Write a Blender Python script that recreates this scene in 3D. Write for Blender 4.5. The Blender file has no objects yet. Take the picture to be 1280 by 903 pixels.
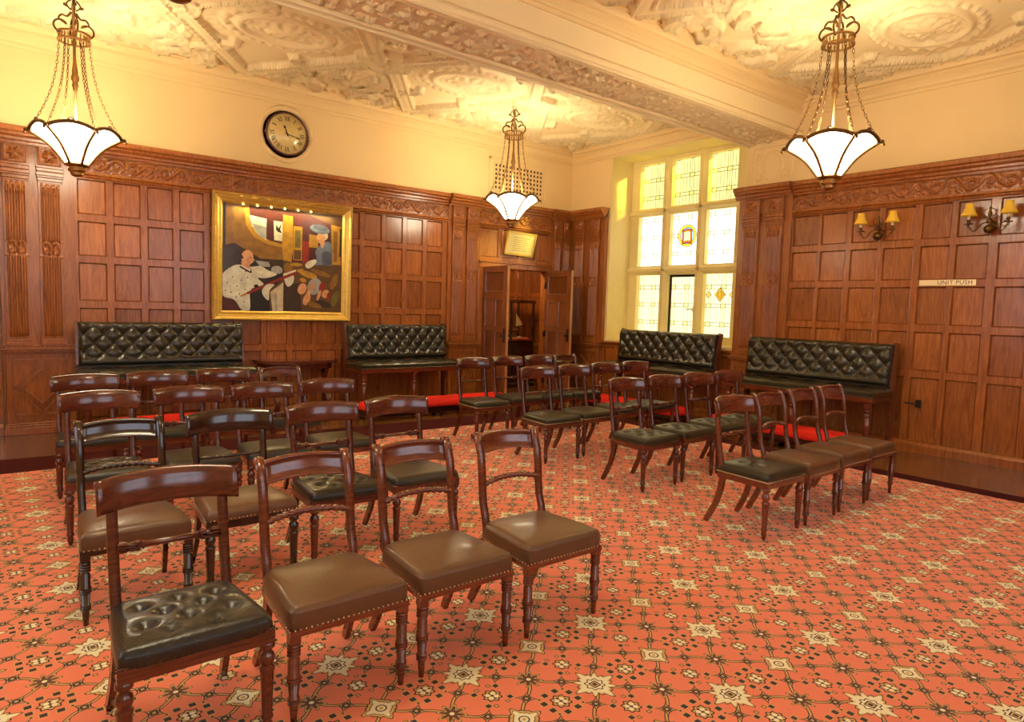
import bpy, math, random
import numpy as np
from mathutils import Vector, Matrix
R = math.radians
PI = math.pi
random.seed(7)
scene = bpy.context.scene
COL = scene.collection

# ---------------------------------------------------------------- camera
CAM = Vector((-8.3167, -8.8559, 1.5))
F_PX, YAW, PITCH, ROLL = 836.19, 0.6738, -0.0788, 0.0290
fw = Vector((math.sin(YAW)*math.cos(PITCH), math.cos(YAW)*math.cos(PITCH), math.sin(PITCH)))
r0 = Vector((math.cos(YAW), -math.sin(YAW), 0)); u0 = r0.cross(fw)
rt = r0*math.cos(ROLL) + u0*math.sin(ROLL); up = -r0*math.sin(ROLL) + u0*math.cos(ROLL)
cd = bpy.data.cameras.new('camera'); cam = bpy.data.objects.new('camera', cd); COL.objects.link(cam)
M = Matrix((rt, up, -fw)).transposed().to_4x4(); M.translation = CAM
cam.matrix_world = M
cd.sensor_width = 36; cd.lens = F_PX/1280*36; cd.clip_start = .05; cd.clip_end = 200
scene.camera = cam

# ---------------------------------------------------------------- world, sun, large lights, exposure
w = bpy.data.worlds.new('world'); scene.world = w; w.use_nodes = True
w.node_tree.nodes['Background'].inputs[0].default_value = (1.0, .93, .72, 1)
w.node_tree.nodes['Background'].inputs[1].default_value = 3.0
scene.view_settings.view_transform = 'Standard'
scene.view_settings.look = 'None'
scene.view_settings.gamma = 1
scene.view_settings.exposure = 0.18
scene.view_settings.use_curve_mapping = False
try:
    scene.cycles.use_denoising = True
    scene.cycles.max_bounces = 8; scene.cycles.diffuse_bounces = 4; scene.cycles.glossy_bounces = 3
    scene.cycles.transparent_max_bounces = 8; scene.cycles.caustics_reflective = False; scene.cycles.caustics_refractive = False
    scene.cycles.sample_clamp_indirect = 6
except Exception:
    pass
WARM = (1.0, .80, .50)
SUN_E = 95.0         # low sun through the window
REAR_E = 2.6         # assumed windows added for fill in the unseen walls (radiance of their panes)
BOWL_E = 24.0        # glass of the hanging lamps
BULB_W = 40.0       # bulbs in the bowls
sd = bpy.data.lights.new('sun', 'SUN'); sun = bpy.data.objects.new('sun', sd); COL.objects.link(sun)
sd.energy = SUN_E; sd.angle = R(6); sd.color = (1, .88, .6)
sun.rotation_euler = Vector((.667, -.745, .36)).to_track_quat('Z', 'Y').to_euler()
sun.location = (8, -8, 6)

# ---------------------------------------------------------------- materials
def new_mat(name):
    m = bpy.data.materials.new(name); m.use_nodes = True
    return m, m.node_tree, m.node_tree.nodes['Principled BSDF']

def lin(c):
    return tuple((x/12.92 if x <= .04045 else ((x+.055)/1.055)**2.4) for x in c)

def simple(name, col, rough=.5, metal=0, coat=0, noise=.0, nscale=20, bump=0, bscale=60, spec=.5, sheen=0):
    m, t, b = new_mat(name)
    b.inputs['Roughness'].default_value = rough; b.inputs['Metallic'].default_value = metal
    b.inputs['Coat Weight'].default_value = coat; b.inputs['Coat Roughness'].default_value = .12
    b.inputs['Specular IOR Level'].default_value = spec
    if sheen: b.inputs['Sheen Weight'].default_value = sheen
    b.inputs['Base Color'].default_value = (*col, 1)
    if noise or bump:
        tc = t.nodes.new('ShaderNodeTexCoord')
    if noise:
        n = t.nodes.new('ShaderNodeTexNoise'); n.inputs['Scale'].default_value = nscale; n.inputs['Detail'].default_value = 4
        t.links.new(tc.outputs['Object'], n.inputs['Vector'])
        r = t.nodes.new('ShaderNodeMix'); r.data_type = 'RGBA'
        r.inputs[6].default_value = (*[c*(1-noise) for c in col], 1); r.inputs[7].default_value = (*[min(1, c*(1+noise)) for c in col], 1)
        t.links.new(n.outputs['Fac'], r.inputs[0]); t.links.new(r.outputs[2], b.inputs['Base Color'])
    if bump:
        n2 = t.nodes.new('ShaderNodeTexNoise'); n2.inputs['Scale'].default_value = bscale; n2.inputs['Detail'].default_value = 3
        t.links.new(tc.outputs['Object'], n2.inputs['Vector'])
        bp = t.nodes.new('ShaderNodeBump'); bp.inputs['Strength'].default_value = bump; bp.inputs['Distance'].default_value = .01
        t.links.new(n2.outputs['Fac'], bp.inputs['Height']); t.links.new(bp.outputs[0], b.inputs['Normal'])
    return m

def wood(name, c1, c2, rough=.35, coat=.3, scale=(1.9, 3, 14), stretch_axis=2, dist=2.0, bump=.15, tone=False):
    """streaky grain, stretched along one axis; 'tone' is a per-face colour attribute of the board"""
    m, t, b = new_mat(name)
    tc = t.nodes.new('ShaderNodeTexCoord'); mp = t.nodes.new('ShaderNodeMapping')
    s = [scale[0]*6]*3; s[stretch_axis] = scale[0]*.7
    mp.inputs['Scale'].default_value = s
    t.links.new(tc.outputs['Object'], mp.inputs['Vector'])
    n = t.nodes.new('ShaderNodeTexNoise'); n.inputs['Scale'].default_value = 1.6; n.inputs['Detail'].default_value = 7; n.inputs['Roughness'].default_value = .6
    n.inputs['Distortion'].default_value = dist
    t.links.new(mp.outputs[0], n.inputs['Vector'])
    r = t.nodes.new('ShaderNodeValToRGB'); r.color_ramp.elements[0].position = .28; r.color_ramp.elements[1].position = .74
    r.color_ramp.elements[0].color = (*c1, 1); r.color_ramp.elements[1].color = (*c2, 1)
    t.links.new(n.outputs['Fac'], r.inputs[0])
    out = r.outputs[0]
    if tone:
        at = t.nodes.new('ShaderNodeAttribute'); at.attribute_name = 'tone'
        mx = t.nodes.new('ShaderNodeMix'); mx.data_type = 'RGBA'; mx.blend_type = 'MULTIPLY'; mx.inputs[0].default_value = 1
        t.links.new(out, mx.inputs[6]); t.links.new(at.outputs['Color'], mx.inputs[7]); out = mx.outputs[2]
    t.links.new(out, b.inputs['Base Color'])
    b.inputs['Roughness'].default_value = rough; b.inputs['Coat Weight'].default_value = coat; b.inputs['Coat Roughness'].default_value = .18
    bp = t.nodes.new('ShaderNodeBump'); bp.inputs['Strength'].default_value = bump; bp.inputs['Distance'].default_value = .004
    t.links.new(n.outputs['Fac'], bp.inputs['Height']); t.links.new(bp.outputs[0], b.inputs['Normal'])
    return m

class N:
    """tiny expression builder for shader math"""
    def __init__(s, t, sock): s.t = t; s.s = sock
    def _op(s, op, o=None, o2=None, clamp=False):
        n = s.t.nodes.new('ShaderNodeMath'); n.operation = op; n.use_clamp = clamp
        for i, v in enumerate((s, o, o2)):
            if v is None: continue
            if isinstance(v, N): s.t.links.new(v.s, n.inputs[i])
            else: n.inputs[i].default_value = v
        return N(s.t, n.outputs[0])
    def __add__(s, o): return s._op('ADD', o)
    __radd__ = __add__
    def __sub__(s, o): return s._op('SUBTRACT', o)
    def __mul__(s, o): return s._op('MULTIPLY', o)
    __rmul__ = __mul__
    def __truediv__(s, o): return s._op('DIVIDE', o)
    def abs(s): return s._op('ABSOLUTE')
    def fract(s): return s._op('FRACT')
    def floor(s): return s._op('FLOOR')
    def sin(s): return s._op('SINE')
    def cos(s): return s._op('COSINE')
    def sqrt(s): return s._op('SQRT')
    def mn(s, o): return s._op('MINIMUM', o)
    def mx(s, o): return s._op('MAXIMUM', o)
    def lt(s, o): return s._op('LESS_THAN', o)
    def gt(s, o): return s._op('GREATER_THAN', o)
    def mod(s, o): return s._op('FLOORED_MODULO', o)
    def atan2(s, o): return s._op('ARCTAN2', o)
def nmix(t, fac, a, b):
    n = t.nodes.new('ShaderNodeMix'); n.data_type = 'RGBA'
    t.links.new(fac.s, n.inputs[0])
    for k, v in ((6, a), (7, b)):
        if isinstance(v, tuple): n.inputs[k].default_value = (*v, 1)
        else: t.links.new(v, n.inputs[k])
    return n.outputs[2]

def carpet_material():
    m, t, b = new_mat('patterned_carpet')
    tc = t.nodes.new('ShaderNodeTexCoord'); sp = t.nodes.new('ShaderNodeSeparateXYZ'); t.links.new(tc.outputs['Object'], sp.inputs[0])
    X, Y = N(t, sp.outputs[0]), N(t, sp.outputs[1])
    a = .3745
    # lattice slightly turned against the walls, as laid
    U = (X + 6.07)/a + (Y + 6.70)*(.03/a); V = (Y + 6.70)/a - (X + 6.07)*(.03/a)
    pu = (U + .5).fract() - .5; pv = (V + .5).fract() - .5
    par = ((U + .5).floor() + (V + .5).floor()).mod(2.0)
    qu = U.fract() - .5; qv = V.fract() - .5
    def polar(x, y):
        return (x*x + y*y).sqrt(), y.atan2(x)
    ground = lin((.86, .40, .29))
    nz = t.nodes.new('ShaderNodeTexNoise'); nz.inputs['Scale'].default_value = 1.3; nz.inputs['Detail'].default_value = 3
    t.links.new(tc.outputs['Object'], nz.inputs['Vector'])
    col = nmix(t, N(t, nz.outputs['Fac']), lin((.90, .46, .31)), lin((.94, .53, .37)))
    CREAM, GOLD, DARK, BRN = lin((.94, .90, .72)), lin((.82, .66, .34)), lin((.22, .09, .05)), lin((.38, .20, .09))
    # vines along the diagonals
    S = U + V; T = U - V
    def vine(A, B):
        return ((A + .5).fract() - .5 + (B*(2*PI)).sin()*.035).abs()
    vs = vine(S, T).mn(vine(T, S))
    col = nmix(t, vs.lt(.030), col, DARK); col = nmix(t, vs.lt(.015), col, GOLD)
    m1, n1 = (S.fract() - .5).abs(), ((T + .5).fract() - .5).abs()
    m2, n2 = ((S + .5).fract() - .5).abs(), (T.fract() - .5).abs()
    dm = (m1.sqrt() + n1.sqrt()).mn(m2.sqrt() + n2.sqrt())
    dq = (m1 + n1).mn(m2 + n2)
    col = nmix(t, dm.lt(.47), col, DARK); col = nmix(t, dm.lt(.40), col, GOLD); col = nmix(t, dq.lt(.075), col, DARK); col = nmix(t, dq.lt(.03), col, GOLD)
    # small flowers on the edges of the lattice
    def flower(x, y, rad, col, squares, sqcol):
        r, th = polar(x, y)
        R_ = (th*8).cos()*.012 + rad
        col = nmix(t, r.lt(R_ + .018), col, DARK); col = nmix(t, r.lt(R_), col, GOLD); col = nmix(t, r.lt(R_*.75), col, BRN)
        ax, ay = x.abs(), y.abs()
        dot = (ax - .032)*(ax - .032) + (ay - .028)*(ay - .028)
        col = nmix(t, dot.lt(.0007), col, CREAM)
        for (sx, sy, hw, c) in squares:
            d = (ax - sx).abs().mx((ay - sy).abs())
            col = nmix(t, d.lt(hw + .009), col, GOLD if c is not GOLD else BRN)
            col = nmix(t, d.lt(hw), col, c)
        return col
    col = flower(qu, pv, .088, col, ((.175, .065, .031, DARK), (.07, .17, .031, DARK), (.165, .15, .012, DARK)), DARK)
    col = flower(pu, qv, .08, col, ((.14, .12, .027, DARK), (.075, .165, .015, GOLD)), DARK)
    # crosses at the cell centres
    r, th = polar(qu, qv)
    R_ = (th*8).cos()*.035 + .105
    col = nmix(t, r.lt(R_ + .022), col, DARK); col = nmix(t, r.lt(R_ + .012), col, GOLD); col = nmix(t, r.lt(R_ - .012), col, BRN); col = nmix(t, r.lt(.025), col, CREAM)
    # star and medallion at the nodes
    r, th = polar(pu, pv)
    R_ = (th*8).cos()*.030 + (th*4).cos()*.022 + (th*16).cos()*.022 + .20
    sr = nmix(t, r.lt(R_ + .014), col, DARK); sr = nmix(t, r.lt(R_), sr, GOLD); sr = nmix(t, r.lt(R_ - .02), sr, CREAM)
    sr = nmix(t, (r - .095 - (th*8).cos()*.012).abs().lt(.008), sr, BRN)
    dd = pu.abs() .mx(pv.abs())
    sr = nmix(t, dd.lt(.052), sr, DARK); sr = nmix(t, (dd - .03).abs().lt(.008), sr, GOLD)
    R2 = (th*8).cos()*.014 + (th*4).cos()*.026 + (th*12).cos()*.010 + .155
    md = nmix(t, r.lt(R2 + .014), col, DARK); md = nmix(t, r.lt(R2), md, GOLD); md = nmix(t, r.lt(R2 - .03), md, BRN); md = nmix(t, r.lt(R2 - .04), md, CREAM)
    md = nmix(t, (r - .05).abs().lt(.008), md, BRN); md = nmix(t, r.lt(.022), md, GOLD)
    n = t.nodes.new('ShaderNodeMix'); n.data_type = 'RGBA'
    t.links.new(par.gt(.5).s, n.inputs[0]); t.links.new(sr, n.inputs[6]); t.links.new(md, n.inputs[7])
    t.links.new(n.outputs[2], b.inputs['Base Color'])
    b.inputs['Roughness'].default_value = .95; b.inputs['Sheen Weight'].default_value = .25; b.inputs['Specular IOR Level'].default_value = .2
    n2 = t.nodes.new('ShaderNodeTexNoise'); n2.inputs['Scale'].default_value = 420
    t.links.new(tc.outputs['Object'], n2.inputs['Vector'])
    bp = t.nodes.new('ShaderNodeBump'); bp.inputs['Strength'].default_value = .25; bp.inputs['Distance'].default_value = .004
    t.links.new(n2.outputs['Fac'], bp.inputs['Height']); t.links.new(bp.outputs[0], b.inputs['Normal'])
    return m

def glass_material(name, tint, em, trans, y0, y1, z0, z1, medallion=None, diamond=None):
    """leaded daylight glass: object coordinates are world y, z. lead cames are opaque, the panes glow and let some sun through"""
    m = bpy.data.materials.new(name); m.use_nodes = True; t = m.node_tree; t.nodes.clear()
    out = t.nodes.new('ShaderNodeOutputMaterial')
    tc = t.nodes.new('ShaderNodeTexCoord'); sp = t.nodes.new('ShaderNodeSeparateXYZ'); t.links.new(tc.outputs['Object'], sp.inputs[0])
    Y, Z = N(t, sp.outputs[1]), N(t, sp.outputs[2])
    U = (Y - y0)/((y1 - y0)/2.0) + .22; V = (Z - z0)/.29 + .35
    pu = (U + .5).fract() - .5; pv = (V + .5).fract() - .5
    band = pv.abs().lt(.09)
    lw = .012
    vert = ((pu.abs() - .15).abs()).lt(lw).mx((pu.abs() - .38).abs().lt(lw*.8))
    mid = (((U).fract() - .5).abs()).lt(lw*.0)
    bl = (pv.abs() - .09).abs().lt(.014)
    inband = band*((pu.abs() - .17).abs().lt(0))
    r = (pu*pu*.45 + pv*pv).sqrt()
    circ = (r - .12).abs().lt(.012)
    inside = r.lt(.12)
    lead = vert*(band*(-1.0) + 1.0)
    lead = lead.mx(bl*(inside*(-1.0) + 1.0)).mx(circ)
    lead = lead.mx(pu.abs().lt(.010)*(band*(-1.0) + 1.0))
    nz = t.nodes.new('ShaderNodeTexNoise'); nz.inputs['Scale'].default_value = 2.2
    t.links.new(tc.outputs['Object'], nz.inputs['Vector'])
    c = nmix(t, N(t, nz.outputs['Fac']), tuple(x*.9 for x in tint), tint)
    c = nmix(t, inside, c, (tint[0], tint[1]*.9, tint[2]*.55))
    if medallion:
        my, mz, mr = medallion
        dy = Y - my; dz = Z - mz; r2 = (dy*dy + dz*dz).sqrt()
        th = dz.atan2(dy)
        c = nmix(t, r2.lt(mr), c, (.95, .62, .05)); c = nmix(t, r2.lt(mr*.76), c, (.35, .55, .95))
        sh = (dy.abs()*1.0).mx((dz + dy.abs()*.25).abs()*.82)
        c = nmix(t, sh.lt(mr*.52), c, (.75, .12, .02)); c = nmix(t, sh.lt(mr*.33), c, (.9, .75, .35))
        star = (th*5).cos()*mr*.05 + mr*.18
        dz2 = dz + mr*.22; r3 = (dy*dy + dz2*dz2).sqrt()
        c = nmix(t, (r3 - mr*.2).abs().lt(mr*.03), c, (.8, .45, .15)); c = nmix(t, (dy*dy + (dz - mr*.2)*(dz - mr*.2)).sqrt().lt(mr*.08), c, (.6, .3, .1))
        lead = lead*(r2.gt(mr)); lead = lead.mx((r2 - mr*.76).abs().lt(.006)).mx((r2 - mr).abs().lt(.006)).mx((sh - mr*.52).abs().lt(.006))
    if diamond:
        dy = (Y - diamond[0]).abs(); dz = (Z - diamond[1]).abs(); d = dy + dz*.85
        c = nmix(t, d.lt(.09), c, (.75, .42, .04)); lead = lead.mx((d - .09).abs().lt(.006)).mx((d - .045).abs().lt(.004))
        d2 = (dy - .21).abs() + dz*.85
        c = nmix(t, d2.lt(.045), c, (.85, .6, .1)); lead = lead.mx((d2 - .045).abs().lt(.005))
    e = t.nodes.new('ShaderNodeEmission'); e.inputs[1].default_value = em; t.links.new(c, e.inputs[0])
    tr = t.nodes.new('ShaderNodeBsdfTransparent'); t.links.new(c, tr.inputs[0])
    mx = t.nodes.new('ShaderNodeMixShader'); mx.inputs[0].default_value = trans
    t.links.new(e.outputs[0], mx.inputs[1]); t.links.new(tr.outputs[0], mx.inputs[2])
    df = t.nodes.new('ShaderNodeBsdfDiffuse'); df.inputs[0].default_value = (.10, .08, .04, 1)
    m2 = t.nodes.new('ShaderNodeMixShader'); t.links.new(lead.s, m2.inputs[0]); t.links.new(mx.outputs[0], m2.inputs[1]); t.links.new(df.outputs[0], m2.inputs[2])
    t.links.new(m2.outputs[0], out.inputs[0])
    return m

def emis(name, col, s):
    m = bpy.data.materials.new(name); m.use_nodes = True; t = m.node_tree; t.nodes.clear()
    out = t.nodes.new('ShaderNodeOutputMaterial'); e = t.nodes.new('ShaderNodeEmission')
    e.inputs[0].default_value = (*col, 1); e.inputs[1].default_value = s; t.links.new(e.outputs[0], out.inputs[0]); return m

OAK = wood('oak_panelling', (.235, .060, .011), (.47, .155, .029), rough=.27, coat=.5, tone=True)
OAKC = wood('carved_oak', (.21, .055, .010), (.44, .145, .028), rough=.32, coat=.3)
MAHOG = wood('mahogany', (.055, .009, .004), (.150, .027, .010), rough=.17, coat=.8, scale=(3, 6, 6), stretch_axis=0, bump=0)
MAHOG_D = wood('dark_mahogany', (.014, .004, .002), (.035, .008, .004), rough=.14, coat=.9, scale=(3, 6, 6), stretch_axis=0, bump=0)
MAHOG_L = wood('red_mahogany', (.085, .015, .006), (.225, .048, .015), rough=.17, coat=.8, scale=(3, 6, 6), stretch_axis=0, bump=0)
BLACKL = simple('black_leather', (.014, .012, .008), rough=.30, coat=.2, bump=.25, bscale=90)
OLIVEL = simple('worn_black_leather', (.028, .024, .012), rough=.33, coat=.1, bump=.25, bscale=90, noise=.3, nscale=5)
BROWNL = simple('brown_leather', (.125, .058, .024), rough=.33, coat=.15, bump=.2, bscale=110, noise=.2, nscale=4)
BENCHL = simple('bench_leather', (.030, .025, .012), rough=.27, coat=.25, bump=.15, bscale=80)
BRASS = simple('aged_brass', (.42, .24, .08), rough=.3, metal=1, noise=.3, nscale=15)
BRONZE = simple('dark_bronze', (.16, .085, .03), rough=.35, metal=1, noise=.3, nscale=25)
NAIL = simple('brass_nail', (.75, .6, .35), rough=.25, metal=1)
PIPE = simple('pale_piping', (.45, .36, .2), rough=.5)
PLASTER = simple('cream_wall_plaster', lin((.93, .81, .58)), rough=.7, noise=.05, nscale=2, bump=.05, bscale=30)
CEIL = simple('cream_ceiling_plaster', lin((.95, .86, .66)), rough=.6, noise=.04, nscale=3)
STONE = simple('window_stone', lin((.93, .86, .60)), rough=.75, noise=.08, nscale=4, bump=.15, bscale=40)
FLOORW = wood('polished_floorboards', (.11, .038, .010), (.26, .105, .026), rough=.2, coat=.5, scale=(2, 2, 2), stretch_axis=0, bump=.1)
BORDER = simple('maroon_border_carpet', (.060, .010, .010), rough=.95, noise=.2, nscale=30, bump=.3, bscale=400, spec=.1)
REDV = simple('red_velvet', (.66, .020, .010), rough=.8, spec=.2, bump=.1, bscale=200)
GILT = simple('gilt', (.85, .56, .13), rough=.34, metal=.6, noise=.25, nscale=20)
SHADE = None
CARPET = carpet_material()

# ---------------------------------------------------------------- mesh helpers
class MB:
    def __init__(s): s.v = []; s.f = []; s.m = []; s.t = []; s.sm = []; s.n = 0
    def add(s, V, F, mi=0, tone=1.0, smooth=False):
        o = s.n; s.v.append(np.asarray(V, dtype=float).reshape(-1, 3)); s.n += len(s.v[-1])
        for f in F: s.f.append(tuple(i+o for i in f))
        k = len(F); s.m += [mi]*k; s.t += [tone]*k; s.sm += [smooth]*k
        return s
    def quad(s, a, b, c, d, mi=0, tone=1.0): return s.add([a, b, c, d], [(0, 1, 2, 3)], mi, tone)
    def box(s, x0, x1, y0, y1, z0, z1, mi=0, tone=1.0, b=0):
        if x0 > x1: x0, x1 = x1, x0
        if y0 > y1: y0, y1 = y1, y0
        if z0 > z1: z0, z1 = z1, z0
        b = min(b, (x1-x0)*.45, (y1-y0)*.45, (z1-z0)*.45)
        if b <= 0:
            V = [(x, y, z) for z in (z0, z1) for y in (y0, y1) for x in (x0, x1)]
            F = [(0, 2, 3, 1), (4, 5, 7, 6), (0, 1, 5, 4), (2, 6, 7, 3), (0, 4, 6, 2), (1, 3, 7, 5)]
            return s.add(V, F, mi, tone)
        V = []; idx = {}
        for ix, X in enumerate((x0, x1)):
            for iy, Y in enumerate((y0, y1)):
                for iz, Z in enumerate((z0, z1)):
                    sx, sy, sz = (1, -1)[ix], (1, -1)[iy], (1, -1)[iz]
                    idx[ix, iy, iz, 0] = len(V); V.append((X, Y+sy*b, Z+sz*b))
                    idx[ix, iy, iz, 1] = len(V); V.append((X+sx*b, Y, Z+sz*b))
                    idx[ix, iy, iz, 2] = len(V); V.append((X+sx*b, Y+sy*b, Z))
        F = []
        for a in (0, 1):
            F.append([idx[a, 0, 0, 0], idx[a, 1, 0, 0], idx[a, 1, 1, 0], idx[a, 0, 1, 0]][::(-1 if a == 0 else 1)])
            F.append([idx[0, a, 0, 1], idx[1, a, 0, 1], idx[1, a, 1, 1], idx[0, a, 1, 1]][::(1 if a == 0 else -1)])
            F.append([idx[0, 0, a, 2], idx[1, 0, a, 2], idx[1, 1, a, 2], idx[0, 1, a, 2]][::(-1 if a == 0 else 1)])
            for c in (0, 1):
                F.append([idx[a, c, 0, 0], idx[a, c, 0, 1], idx[a, c, 1, 1], idx[a, c, 1, 0]])
                F.append([idx[a, 0, c, 0], idx[a, 0, c, 2], idx[a, 1, c, 2], idx[a, 1, c, 0]])
                F.append([idx[0, a, c, 1], idx[0, a, c, 2], idx[1, a, c, 2], idx[1, a, c, 1]])
                for e in (0, 1): F.append([idx[a, c, e, 0], idx[a, c, e, 1], idx[a, c, e, 2]])
        return s.add(V, F, mi, tone)
    def rings(s, RG, closed=False, caps=True, mi=0, smooth=True, tone=1.0, wrap=True):
        k = len(RG[0]); n = len(RG); V = np.concatenate([np.asarray(r, float) for r in RG]); F = []
        for i in range(n if closed else n-1):
            j = (i+1) % n
            for a in range(k if wrap else k-1):
                c = (a+1) % k; F.append((i*k+a, i*k+c, j*k+c, j*k+a))
        if caps and not closed and wrap: F.append(tuple(range(k))[::-1]); F.append(tuple((n-1)*k+a for a in range(k)))
        return s.add(V, F, mi, tone, smooth)
    def lathe(s, prof, c=(0, 0, 0), seg=16, mi=0, axis='z', sq=None):
        """prof: (radius, height) pairs"""
        RG = []
        for r, h in prof:
            a = np.arange(seg)*2*PI/seg
            x, y, z = r*np.cos(a), r*np.sin(a), np.full(seg, h)
            p = np.stack([x, y, z], 1) if axis == 'z' else (np.stack([z, x, y], 1) if axis == 'x' else np.stack([y, z, x], 1))
            RG.append(p+np.array(c))
        return s.rings(RG, mi=mi)
    def sweep(s, pts, sec, X=(1, 0, 0), closed=False, mi=0, smooth=True, caps=True, scale=None):
        """sec: list of (a, b): a along X-like axis, b along normal"""
        P = [Vector(p) for p in pts]; n = len(P); RG = []; X = Vector(X)
        for i in range(n):
            T = ((P[(i+1) % n]-P[i-1]) if closed else (P[min(i+1, n-1)]-P[max(i-1, 0)])).normalized()
            A = (X - T*X.dot(T))
            if A.length < 1e-5: A = T.orthogonal()
            A.normalize(); B = T.cross(A); k = scale(i/(n-1)) if scale else 1
            RG.append([tuple(P[i]+A*a*k+B*b*k) for a, b in sec])
        return s.rings(RG, closed, caps, mi, smooth)
    def tube(s, pts, r, seg=8, **k):
        sec = [(r*math.cos(i*2*PI/seg), r*math.sin(i*2*PI/seg)) for i in range(seg)]
        return s.sweep(pts, sec, **k)
    def ball(s, c, r, seg=12, rows=8, sc=(1, 1, 1), mi=0):
        prof = [(r*math.sin(PI*i/rows)+1e-5, -r*math.cos(PI*i/rows)) for i in range(rows+1)]
        RG = []
        for rr, h in prof:
            a = np.arange(seg)*2*PI/seg
            RG.append(np.stack([rr*np.cos(a)*sc[0]+c[0], rr*np.sin(a)*sc[1]+c[1], np.full(seg, h*sc[2]+c[2])], 1))
        return s.rings(RG, mi=mi)
    def grid(s, P, mi=0, smooth=True, tone=1.0):
        """P: array (nu, nv, 3)"""
        nu, nv = P.shape[:2]; I = np.arange(nu*nv).reshape(nu, nv)
        F = np.stack([I[:-1, :-1], I[1:, :-1], I[1:, 1:], I[:-1, 1:]], -1).reshape(-1, 4)
        return s.add(P.reshape(-1, 3), [tuple(int(q) for q in f) for f in F], mi, tone, smooth)
    def prism(s, poly, T, h0, h1, mi=0, tone=1.0):
        """poly of (a, b), extruded from h0 to h1; T maps (a, b, h) to xyz"""
        n = len(poly); V = [T(a, b, h0) for a, b in poly]+[T(a, b, h1) for a, b in poly]
        F = [tuple(range(n))[::-1], tuple(range(n, 2*n))]+[(i, (i+1) % n, n+(i+1) % n, n+i) for i in range(n)]
        return s.add(V, F, mi, tone)
    def xf(s, f):
        s.v = [np.array([f(*p) for p in a]) for a in s.v]; return s
    def build(s, name, mats, parent=None, loc=None):
        me = bpy.data.meshes.new(name)
        V = np.concatenate(s.v); me.from_pydata(V.tolist(), [], s.f)
        if not isinstance(mats, (list, tuple)): mats = [mats]
        for m in mats: me.materials.append(m)
        me.polygons.foreach_set('material_index', s.m)
        me.polygons.foreach_set('use_smooth', s.sm)
        if any(abs(t-1) > 1e-6 for t in s.t):
            at = me.color_attributes.new('tone', 'FLOAT_COLOR', 'CORNER')
            cnt = np.array([len(f) for f in s.f]); tv = np.repeat(np.array(s.t), cnt)
            cc = np.ones((len(tv), 4)); cc[:, 0] = tv; cc[:, 1] = tv**1.15; cc[:, 2] = tv**1.25
            at.data.foreach_set('color', cc.ravel())
        elif any(m is OAK for m in mats):
            at = me.color_attributes.new('tone', 'FLOAT_COLOR', 'CORNER'); at.data.foreach_set('color', np.ones(len(me.loops)*4))
        me.update(); me.validate()
        o = bpy.data.objects.new(name, me); COL.objects.link(o)
        if parent: o.parent = parent
        if loc: o.location = loc
        return o

def thing(name, label, cat, loc=(0, 0, 0), rz=0, group=None):
    o = bpy.data.objects.new(name, None); COL.objects.link(o); o.location = loc; o.rotation_euler = (0, 0, rz); o.empty_display_size = .1
    return tag(o, label, cat, group)
def tag(o, label=None, cat=None, group=None, kind=None):
    if label: o['label'] = label
    if cat: o['category'] = cat
    if group: o['group'] = group
    if kind: o['kind'] = kind
    return o
def struct(o, label=None):
    o['kind'] = 'structure'
    if label: o['label'] = label
    return o
def dup(root, loc, rz=0, label=None, group=None, scale=None):
    r = root.copy(); COL.objects.link(r); r.location = loc; r.rotation_euler = (0, 0, rz)
    if label: r['label'] = label
    if group: r['group'] = group
    if scale: r.scale = scale
    for ch in list(root.children):
        c = ch.copy(); COL.objects.link(c); c.parent = r
        for g in list(ch.children):
            d = g.copy(); COL.objects.link(d); d.parent = c
    return r
def hf(x0, x1, y0, y1, step, fn, step2=None):
    nx = int((x1-x0)/step)+1; ny = int((y1-y0)/(step2 or step))+1
    A, B = np.meshgrid(np.linspace(x0, x1, nx), np.linspace(y0, y1, ny), indexing='ij')
    return A, B, fn(A, B)
def smoothstep(e0, e1, x):
    t = np.clip((x-e0)/(e1-e0), 0, 1); return t*t*(3-2*t)
def ridge(d, w): return np.exp(-(d/w)**4)

# ================================================================ THE ROOM
XL, YR, ZC = -10.2, -11.0, 4.3
TB = lambda u, v, w: (u, -w, v)          # back wall: u = x, v = z, w = out of the wall
TR = lambda u, v, w: (-w, u, v)          # right wall: u = y
rng = random.Random(3)

m = MB(); m.box(XL-.2, 1.4, YR-.2, 2.4, -.1, 0); struct(m.build('floor', FLOORW), 'polished dark floorboards around the carpet')

m = MB()
DX0, DX1, DZ = -1.95, -.52, 2.16
m.box(XL-.2, DX0, 0, .15, 0, 4.5); m.box(DX1, 0, 0, .15, 0, 4.5); m.box(DX0, DX1, 0, .15, DZ, 4.5)
struct(m.build('wall_back', PLASTER), 'cream plaster wall above dark oak panelling')
m = MB()
WY0, WY1, WZ0, WZ1 = -3.5, -.95, 1.0, 4.05
m.box(0, .8, YR, WY0, 0, 4.5); m.box(0, .8, WY1, .15, 0, 4.5); m.box(0, .8, WY0, WY1, 0, WZ0); m.box(0, .8, WY0, WY1, WZ1, 4.5)
struct(m.build('wall_right', PLASTER), 'cream plaster wall with the tall window bay')
m = MB(); m.box(XL-.2, XL, YR, .15, 0, 4.5); struct(m.build('wall_left', PLASTER))
m = MB(); m.box(XL-.2, .8, YR-.2, YR, 0, 4.5); struct(m.build('wall_rear', PLASTER))

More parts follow.
